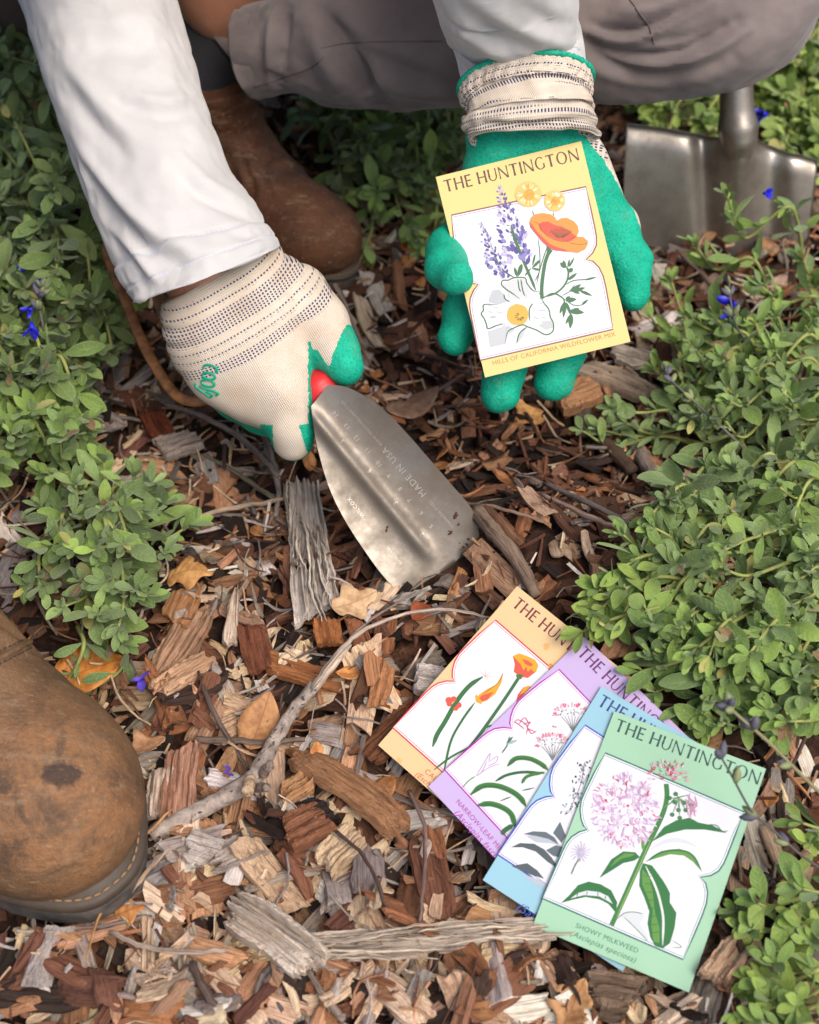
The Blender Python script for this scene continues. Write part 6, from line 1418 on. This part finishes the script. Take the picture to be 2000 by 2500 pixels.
b_ = M.bsdf(c, .62, normal=M.bump(M.math('ADD', M.math('MULTIPLY', ve, .35), M.math('SUBTRACT', n, M.math('MULTIPLY', rib, .8))), .30, .0006), spec=.22, **{'Sheen Weight': .25})
tr_ = M.node('ShaderNodeBsdfTranslucent', {'Color': M.mix(1.0, c, (1.0, 1.15, .5), 'MULTIPLY')}); mx = M.node('ShaderNodeMixShader', {0: .22}); M.t.links.new(M.b.outputs[0], mx.inputs[1]); M.t.links.new(tr_.outputs[0], mx.inputs[2]); M.t.links.new(mx.outputs[0], M.out.inputs[0])
LEAF = M.m
M = Mat('sage_stem'); n = M.noise(M.coord(), 300, 3, .6); STEM = M.bsdf(M.mix(n, M.attr('tint'), M.mix(1.0, M.attr('tint'), (.7, .75, .6), 'MULTIPLY')), .6, spec=.25, normal=M.bump(n, .3, .0005))
LU = np.array([0, .08, .2, .34, .48, .62, .76, .88, .96, 1.0]); LV = np.array([-1, -.5, 0, .5, 1.0])
LW = np.array([.10, .13, .34, .64, .88, 1.0, .93, .66, .34, .03])
LF = grid_faces(len(LU), len(LV))
def leaf_verts(o, d, up, L, W, bend, fold, twist, r):
    d = unit(d); s = np.cross(up, d)
    if np.linalg.norm(s) < 1e-3: s = np.cross([1., 0, 0], d)
    s = unit(s); n = np.cross(d, s); s, n = s * math.cos(twist) + n * math.sin(twist), n * math.cos(twist) - s * math.sin(twist)
    a = bend * LU; x = np.where(abs(bend) > 1e-3, np.sin(a) / (bend if abs(bend) > 1e-3 else 1), LU) * L; z = -(1 - np.cos(a)) / (bend if abs(bend) > 1e-3 else 1) * L
    y = LW[:, None] * LV[None] * W / 2; zz = z[:, None] + np.abs(y) * fold + r.normal(0, .012, (len(LU), len(LV))) * W
    return (o + x[:, None, None] * d + y[..., None] * s + zz[..., None] * n).reshape(-1, 3)
LLC = np.stack([np.repeat(LU[:, None], len(LV), 1), np.repeat(LV[None], len(LU), 0), np.zeros((len(LU), len(LV)))], -1).reshape(-1, 3)
GREENS = {'fresh': [(122, 152, 58), (110, 140, 58), (136, 164, 68), (114, 142, 74)], 'grey': [(122, 146, 80), (112, 134, 76), (134, 158, 88), (104, 130, 66)],
          'deep': [(90, 116, 48), (100, 126, 54), (84, 108, 46), (112, 136, 64)], 'lime': [(140, 164, 58), (126, 152, 54), (150, 174, 70), (112, 142, 52)]}
def lcol(pal, r, k=1.0):
    if r.random() < .02: c = s2l(172, 164, 84, k)
    elif r.random() < .012: c = s2l(128, 96, 62, k)
    else: c = s2l(*GREENS[pal][r.integers(4)], k)
    j = r.normal(1, .13); mn = sum(c) / 3; c = tuple(x + (mn - x) * .13 for x in c); return np.array([c[0] * j, c[1] * j, c[2] * j * r.normal(1, .08), 1])
def shoot(plant, pts, r, pal='fresh', size=1.0, step=.0128, rad=.0013, lower=.25, dense=1.0, stemcol=(168, 172, 104)):
    """a stem of the plant with opposite leaf pairs; pts are world points from the root to the tip"""
    P = smooth_path(pts, 40); Ls = np.r_[0, np.cumsum(np.linalg.norm(np.diff(P, axis=0), axis=1))]; T, A, B = frames(P)
    V, F4, F3 = tube(P, np.linspace(rad * 1.15, rad * .55, 40), 6); sc = np.array(list(s2l(*stemcol, .85)) + [1])
    st = mk('shoot', V, [F4, F3], STEM, plant, {'tint': np.tile(sc * [*(np.ones(3) * r.normal(1, .1)), 1], (len(V), 1))}, True)
    acc = Acc(); x = Ls[-1] * lower + r.uniform(0, step); k = 0; up0 = np.array([0, 0, 1.])
    ph = r.uniform(0, 3.14)
    while x < Ls[-1] - .001:
        f = x / Ls[-1]; p = np.array([np.interp(x, Ls, P[:, i]) for i in range(3)]); i = min(39, np.searchsorted(Ls, x)); t = T[i]
        sz = size * 1.2 * (.0165 if f < .75 else .0165 - .006 * (f - .75) / .25) * r.uniform(.72, 1.22); ang = R(62 - 24 * f)
        a = ph + (k % 2) * math.pi / 2 + r.normal(0, .2)
        for sgn in (0, math.pi):
            if r.random() > .95: continue
            q = A[i] * math.cos(a + sgn) + B[i] * math.sin(a + sgn); d = t * math.cos(ang) + q * math.sin(ang) + up0 * r.uniform(.0, .38)
            l_ = sz * r.choice([.62, .85, 1.0, 1.12, 1.25]) * r.uniform(.92, 1.08); acc.add(leaf_verts(p, d, up0 + .4 * r.normal(0, 1, 3) + t * .2, l_, l_ * r.uniform(.27, .41), r.normal(.30, .40), r.uniform(.05, .45), r.normal(0, .3), r), LF, lc=LLC, tint=np.tile(lcol(pal, r), (len(LLC), 1)))
            if r.random() < .42 * dense:                              # small leaves in the axil
                for _ in range(r.integers(2, 4)):
                    l2 = sz * r.uniform(.3, .55); d2 = t * .8 + q * r.uniform(.3, 1.0) + r.normal(0, .35, 3) + up0 * .3; acc.add(leaf_verts(p, d2, up0 + .4 * r.normal(0, 1, 3), l2, l2 * r.uniform(.32, .46), r.normal(.2, .3), r.uniform(.1, .5), r.normal(0, .3), r), LF, lc=LLC, tint=np.tile(lcol(pal, r), (len(LLC), 1)))
        x += step * r.uniform(.75, 1.3) * (1 - .35 * f); k += 1
    p = P[-1]; t = T[-1]
    for m in range(r.integers(5, 8)):                                 # rosette at the tip
        a = m * 2.4 + ph; q = A[-1] * math.cos(a) + B[-1] * math.sin(a); l_ = size * r.uniform(.007, .0145); ang = r.uniform(.25, 1.0)
        acc.add(leaf_verts(p, t * math.cos(ang) + q * math.sin(ang) + up0 * .12, up0 + .5 * t, l_, l_ * r.uniform(.32, .46), r.normal(.15, .3), r.uniform(.1, .5), r.normal(0, .2), r), LF, lc=LLC, tint=np.tile(lcol(pal, r) * [1.06, 1.06, 1.0, 1], (len(LLC), 1)))
    acc.build('foliage', LEAF, st, True)
    return st
def sage(label, base, group='sage plants around the mulch'):
    return thing('sage_plant', base, label, 'sage plant', group)
def shoot_to(plant, base, px, py, z, r, pal, size=1.0, rise=.5, **kw):
    """from the root out over the ground and up to the tip seen at (px, py), z above the ground"""
    g = lambda q: max(0.0, float(ground_z(np.array([q[0]]), np.array([q[1]]))[0]))
    e = G(px, py, z); e = G(px, py, z + g(e)); b = np.asarray(base, float); b = b + [0, 0, g(b)]; d = e - b; ln = np.linalg.norm(d[:2]); side = np.array([-d[1], d[0], 0]) * r.normal(0, .14)
    m1 = b + d * .38 + side; m1[2] = max(m1[2], g(m1) + .003) + r.uniform(.2, .6) * z; m2 = b + d * .75 + side * .7; m2[2] = max(g(m2) + .004, b[2] * .4 + e[2] * r.uniform(.45, .9))
    return shoot(plant, [b, m1, m2, e], r, pal, size, **kw)
def fill(plant, poly, n, base_fn, zr, r, pal, size=1.0, **kw):
    n = int(n * .74); p = np.array(poly, float); lo, hi = p.min(0), p.max(0); k = 0
    while k < n:
        x, y = r.uniform(lo[0], hi[0]), r.uniform(lo[1], hi[1])
        if s_poly2(np.array([x]), np.array([y]), p)[0] > 0: continue
        z = r.uniform(*zr); shoot_to(plant, base_fn(x, y), x, y, z, r, pal, size, **kw); k += 1
def near(dx, dy, jit=40, z=.004):
    rr_ = np.random.default_rng(abs(hash((dx, dy))) % 9999)
    return lambda x, y: G(x + dx + rr_.normal(0, jit), y + dy + rr_.normal(0, jit), z)
def flower(plant, p, d, L, r, mat=None, calyx=True):
    """a small two-lipped blue flower"""
    p = np.asarray(p, float); d = unit(d); acc = Acc()
    for a, l_, w_ in ((0, 1, .55), (2.1, .9, .6), (-2.1, .9, .6), (3.1, .7, .4)):
        s = unit(np.cross(d, [.3, .2, 1])); q = s * math.cos(a) + np.cross(d, s) * math.sin(a); X = unit(d + q * .45); Z = unit(q - X * np.dot(q, X)); V, F = petal_mesh(L * l_, L * w_, r, .25); acc.add(V @ np.stack([X, np.cross(Z, X), Z], 1).T + p, F)
    V, F4, F3 = tube([p - d * L * .5, p - d * L * .1, p + d * L * .15], [L * .10, L * .2, L * .16], 7); acc.add(V, F4, F3)
    return acc.build('flower', mat or BLUE, plant, True)
def stalk(plant, pts, r, buds, rad=.0009, col=(120, 116, 110), fl=()):
    """a slender flower stalk with bud whorls"""
    P = smooth_path(pts, 40); V, F4, F3 = tube(P, np.linspace(rad, rad * .7, 40), 6); st = mk('flower_stalk', V, [F4, F3], STEM, plant, {'tint': np.tile(np.array(list(s2l(*col, .8)) + [1]), (len(V), 1))}, True)
    T, A, B = frames(P); acc = Acc()
    for f, n, L in buds:
        i = int(f * 39)
        for m in range(n):
            a = r.uniform(0, 6.28); q = A[i] * math.cos(a) + B[i] * math.sin(a); d = unit(T[i] * r.uniform(.5, 1) + q * r.uniform(.4, .9)); p = P[i]
            V, F4, F3 = tube([p, p + d * L * .3, p + d * L * .7, p + d * L], np.array([.12, .26, .22, .05]) * L, 7); c = [(126, 134, 104), (108, 104, 118), (150, 156, 116), (96, 92, 112)][r.integers(4)]; acc.add(V, F4, F3, tint=np.tile(np.array(list(s2l(*c, .85)) + [1]), (len(V), 1)))
    if acc.n: acc.build('bud', STEM, st, True)
    for f, L in fl:
        i = int(f * 39); a = r.uniform(0, 6.28); flower(st, P[i] + (A[i] * math.cos(a) + B[i] * math.sin(a)) * L * .5, A[i] * math.cos(a) + B[i] * math.sin(a) + T[i] * .4, L, r)
    return st
r = np.random.default_rng(77)
# right side, in front of the spade
b = G(1960, 860, 0); pl = sage('tall leafy sage plant right of the spade blade base, with a flowering tip', b)
for px, py, z in ((1775, 478, .085), (1700, 600, .06), (1960, 640, .05), (1640, 690, .05), (1575, 745, .035), (1650, 840, .04), (1690, 780, .05), (1860, 700, .05), (1600, 905, .035)): shoot_to(pl, G(px + 190, py + 190, 0), px, py, z, r, 'fresh', 1.05)
fill(pl, [(1700, 700), (1850, 740), (2020, 690), (2020, 960), (1640, 960), (1640, 800)], 26, near(150, 120), (.025, .065), r, 'fresh')
flower(pl, G(1786, 742, .06), (-.5, -.3, .3), .010, r); flower(pl, G(1870, 472, .08), (.3, -.5, .4), .006, r); flower(pl, G(1782, 772, .05), (-.2, -.6, .1), .008, r)
stalk(pl, [G(1840, 1120, .02), G(1780, 1060, .045), G(1700, 985, .055), G(1640, 930, .055), G(1626, 905, .052)], r, ((.55, 3, .007), (.75, 3, .007), (.9, 4, .006), (1, 4, .005)), .0010)
stalk(pl, [G(1850, 880, .02), G(1800, 800, .06), G(1785, 740, .075), G(1780, 690, .08)], r, ((.5, 4, .008), (.8, 5, .007), (1, 4, .005)), .0008, (104, 100, 104))
# right, middle
b = G(2040, 1250, 0); pl = sage('broad grey green sage plant at the middle of the right edge', b)
for px, py, z, bx, by in ((1422, 1052, .022, 1720, 1095), (1470, 1050, .02, 1740, 1090), (1500, 1000, .03, 1740, 1080), (1530, 1035, .03, 1760, 1080), (1625, 1170, .03, 1840, 1290), (1660, 1190, .03, 1850, 1300), (1520, 1305, .035, 1830, 1380), (1600, 1290, .045, 1850, 1380), (1640, 1250, .04, 1850, 1340)): shoot_to(pl, G(bx, by, .004), px, py, z, r, 'fresh' if z > .03 else 'grey', 1.0)
fill(pl, [(1660, 930), (2020, 930), (2020, 1420), (1620, 1420), (1540, 1330), (1590, 1200), (1660, 1100)], 66, near(150, 60), (.02, .06), r, 'grey')
fill(pl, [(1760, 960), (2020, 940), (2020, 1400), (1740, 1400)], 12, near(140, 60), (.04, .075), r, 'fresh')
# right, above the packets
b = G(2040, 1600, 0); pl = sage('bushy sage plant whose shoots reach over the lavender packet corner', b)
for px, py, z, bx, by in ((1462, 1440, .020, 1700, 1500), (1500, 1400, .025, 1720, 1500), (1425, 1540, .022, 1680, 1600), (1480, 1525, .026, 1700, 1600), (1455, 1500, .022, 1700, 1590), (1560, 1640, .016, 1760, 1640), (1590, 1595, .022, 1780, 1620), (1600, 1690, .014, 1780, 1640), (1660, 1750, .014, 1830, 1690), (1720, 1785, .012, 1880, 1700), (1720, 1740, .02, 1900, 1690)): shoot_to(pl, G(bx, by, .010), px, py, z, r, 'lime' if px < 1500 else 'fresh', 1.12)
fill(pl, [(1600, 1400), (2020, 1380), (2020, 1820), (1760, 1820), (1730, 1720), (1620, 1600), (1540, 1440)], 44, near(150, 30), (.012, .040), r, 'fresh')
fill(pl, [(1740, 1420), (2020, 1400), (2020, 1760), (1800, 1740)], 12, near(140, 40), (.02, .045), r, 'grey')
nS = stalk(pl, [D(2060, 1990, .66), D(1960, 1895, .645), D(1880, 1815, .635), D(1800, 1745, .63), D(1778, 1722, .628)], r, ((.35, 2, .007), (.62, 3, .008), (.85, 4, .008), (.95, 3, .007)), .0009, (160, 150, 116))
stalk(pl, [G(2050, 2150, .03), D(1960, 2090, .665), D(1880, 2020, .66), D(1835, 1980, .656), D(1790, 1900, .652), D(1762, 1850, .65)], r, ((.3, 2, .007), (.55, 2, .008), (.78, 2, .008), (1, 2, .008)), .0007, (104, 98, 96))
# bottom right corner
b = G(2030, 2420, 0); pl = sage('loose young sage plant in the bottom right corner', b)
for px, py, z, bx, by in ((1800, 2225, .028, 1990, 2270), (1850, 2205, .035, 2000, 2260), (1830, 2270, .03, 2000, 2300), (1850, 2390, .03, 2010, 2400), (1890, 2350, .035, 2020, 2400), (1880, 2440, .035, 2030, 2480), (1820, 2480, .04, 1980, 2560), (1870, 2500, .045, 2010, 2590), (1950, 2450, .04, 2060, 2520), (1960, 2170, .035, 2070, 2220), (1980, 2060, .035, 2090, 2130), (1960, 2010, .03, 2080, 2060), (1985, 2300, .03, 2080, 2330), (1950, 2250, .03, 2070, 2290)): shoot_to(pl, G(bx, by, .004), px, py, z, r, 'lime' if r.random() < .5 else 'fresh', 1.05, dense=.6)
# behind the spade
b = G(2010, 260, 0); pl = sage('bright green sage bush behind the spade at the upper right edge', b)
fill(pl, [(1850, 190), (2040, 60), (2040, 400), (1960, 420), (1860, 350)], 46, near(60, -70), (.01, .035), r, 'lime', 1.25)
fill(pl, [(1880, 60), (2040, -60), (2040, 130), (1850, 200)], 20, near(40, -60), (.02, .06), r, 'lime', 1.25)
flower(pl, G(1862, 280, .03), (-.6, -.4, .2), .012, r)
b = G(1690, 210, 0); pl = sage('dark green sage plant between the knee and the spade blade', b)
fill(pl, [(1520, 235), (1760, 205), (1770, 340), (1600, 330)], 26, near(60, -90), (.005, .025), r, 'lime', 1.25)
# low creeping sage behind the hands
b = G(900, 330, 0); pl = sage('shaded creeping sage plant under the crouching knee, beside the far boot', b)
fill(pl, [(690, 270), (1150, 260), (1150, 420), (1000, 520), (900, 500), (760, 400)], 40, near(-30, -110, 60), (.01, .05), r, 'deep', 1.3, dense=.5)
for px, py, z, bx, by in ((880, 610, .012, 850, 480), (1000, 555, .03, 960, 430), (920, 470, .04, 880, 380), (1090, 520, .03, 1040, 400), (1040, 590, .02, 1010, 470), (840, 480, .03, 800, 380), (1110, 590, .02, 1100, 460)): shoot_to(pl, G(bx, by, .004), px, py, z, r, 'fresh', 1.35, dense=.3)
# left side
b = G(-60, 300, 0); pl = sage('pale drooping sage plant at the top of the left edge', b)
fill(pl, [(-40, 60), (110, 90), (190, 330), (240, 480), (120, 520), (-40, 480)], 40, near(-60, -60), (.05, .13), r, 'grey', 1.3)
b = G(-60, 700, 0); pl = sage('dense grey green sage plant with blue flowers on the left edge', b)
fill(pl, [(-40, 500), (150, 520), (270, 640), (300, 760), (250, 880), (100, 940), (-40, 940)], 60, near(-110, -20), (.03, .085), r, 'deep', 1.25)
fill(pl, [(200, 560), (330, 660), (370, 800), (300, 870), (220, 760)], 20, near(-90, -60), (.01, .04), r, 'lime', 1.15, dense=.5)
fill(pl, [(-40, 520), (120, 560), (200, 740), (-40, 800)], 12, near(-90, -10), (.06, .10), r, 'grey', 1.3)
flower(pl, G(78, 800, .09), (.1, -.8, -.3), .008, r); flower(pl, G(74, 756, .095), (-.3, -.6, .2), .006, r); flower(pl, G(52, 648, .09), (.2, -.6, .1), .005, r); flower(pl, G(84, 628, .09), (.3, -.6, .2), .005, r); flower(pl, G(95, 690, .09), (.3, -.5, .2), .006, r)
stalk(pl, [G(120, 900, .03), G(110, 820, .07), G(95, 740, .09), G(100, 700, .10)], r, ((.6, 4, .008), (.8, 4, .008), (1, 4, .006)), .0009)
b = G(-60, 1050, 0); pl = sage('leafy sage plant on the left edge above the small clump', b)
fill(pl, [(-40, 900), (150, 920), (230, 980), (200, 1070), (100, 1110), (-40, 1130)], 34, near(-100, -10), (.03, .075), r, 'fresh', 1.15)
b = G(230, 1330, 0); pl = sage('small rounded clump of grey green sage beside the front boot', b)
for px, py, z in ((120, 1160, .045), (185, 1185, .055), (255, 1130, .045), (330, 1165, .04), (370, 1180, .05), (400, 1230, .045), (460, 1285, .03), (350, 1250, .05), (300, 1240, .055), (130, 1330, .045), (185, 1340, .055), (240, 1340, .06), (300, 1330, .055), (400, 1350, .035), (70, 1430, .03), (110, 1430, .04), (200, 1420, .05), (260, 1420, .05), (330, 1440, .04), (360, 1450, .035), (160, 1480, .04), (240, 1500, .04), (290, 1530, .04), (180, 1260, .05), (100, 1240, .04), (300, 1570, .025)): shoot_to(pl, G(230 + (px - 230) * .15 + r.normal(0, 25), 1330 + (py - 1330) * .15 + r.normal(0, 20), .004), px, py, z, r, 'grey' if r.random() < .65 else 'fresh', 1.12, lower=.35)
for pts in ([(190, 1530, .02), (205, 1570, .03), (190, 1620, .022), (165, 1660, .012)], [(290, 1560, .02), (305, 1600, .025), (290, 1640, .015), (240, 1675, .008)]): shoot(pl, [G(*p) for p in pts], r, 'grey', 1.0, dense=.3, lower=.1)
o = stuff.build('mulch', MULCH, base=(0, 0, 0)); tag(o, 'bed of brown and tan wood chips, bark fragments and fibres covering the soil', 'mulch', kind='stuff')
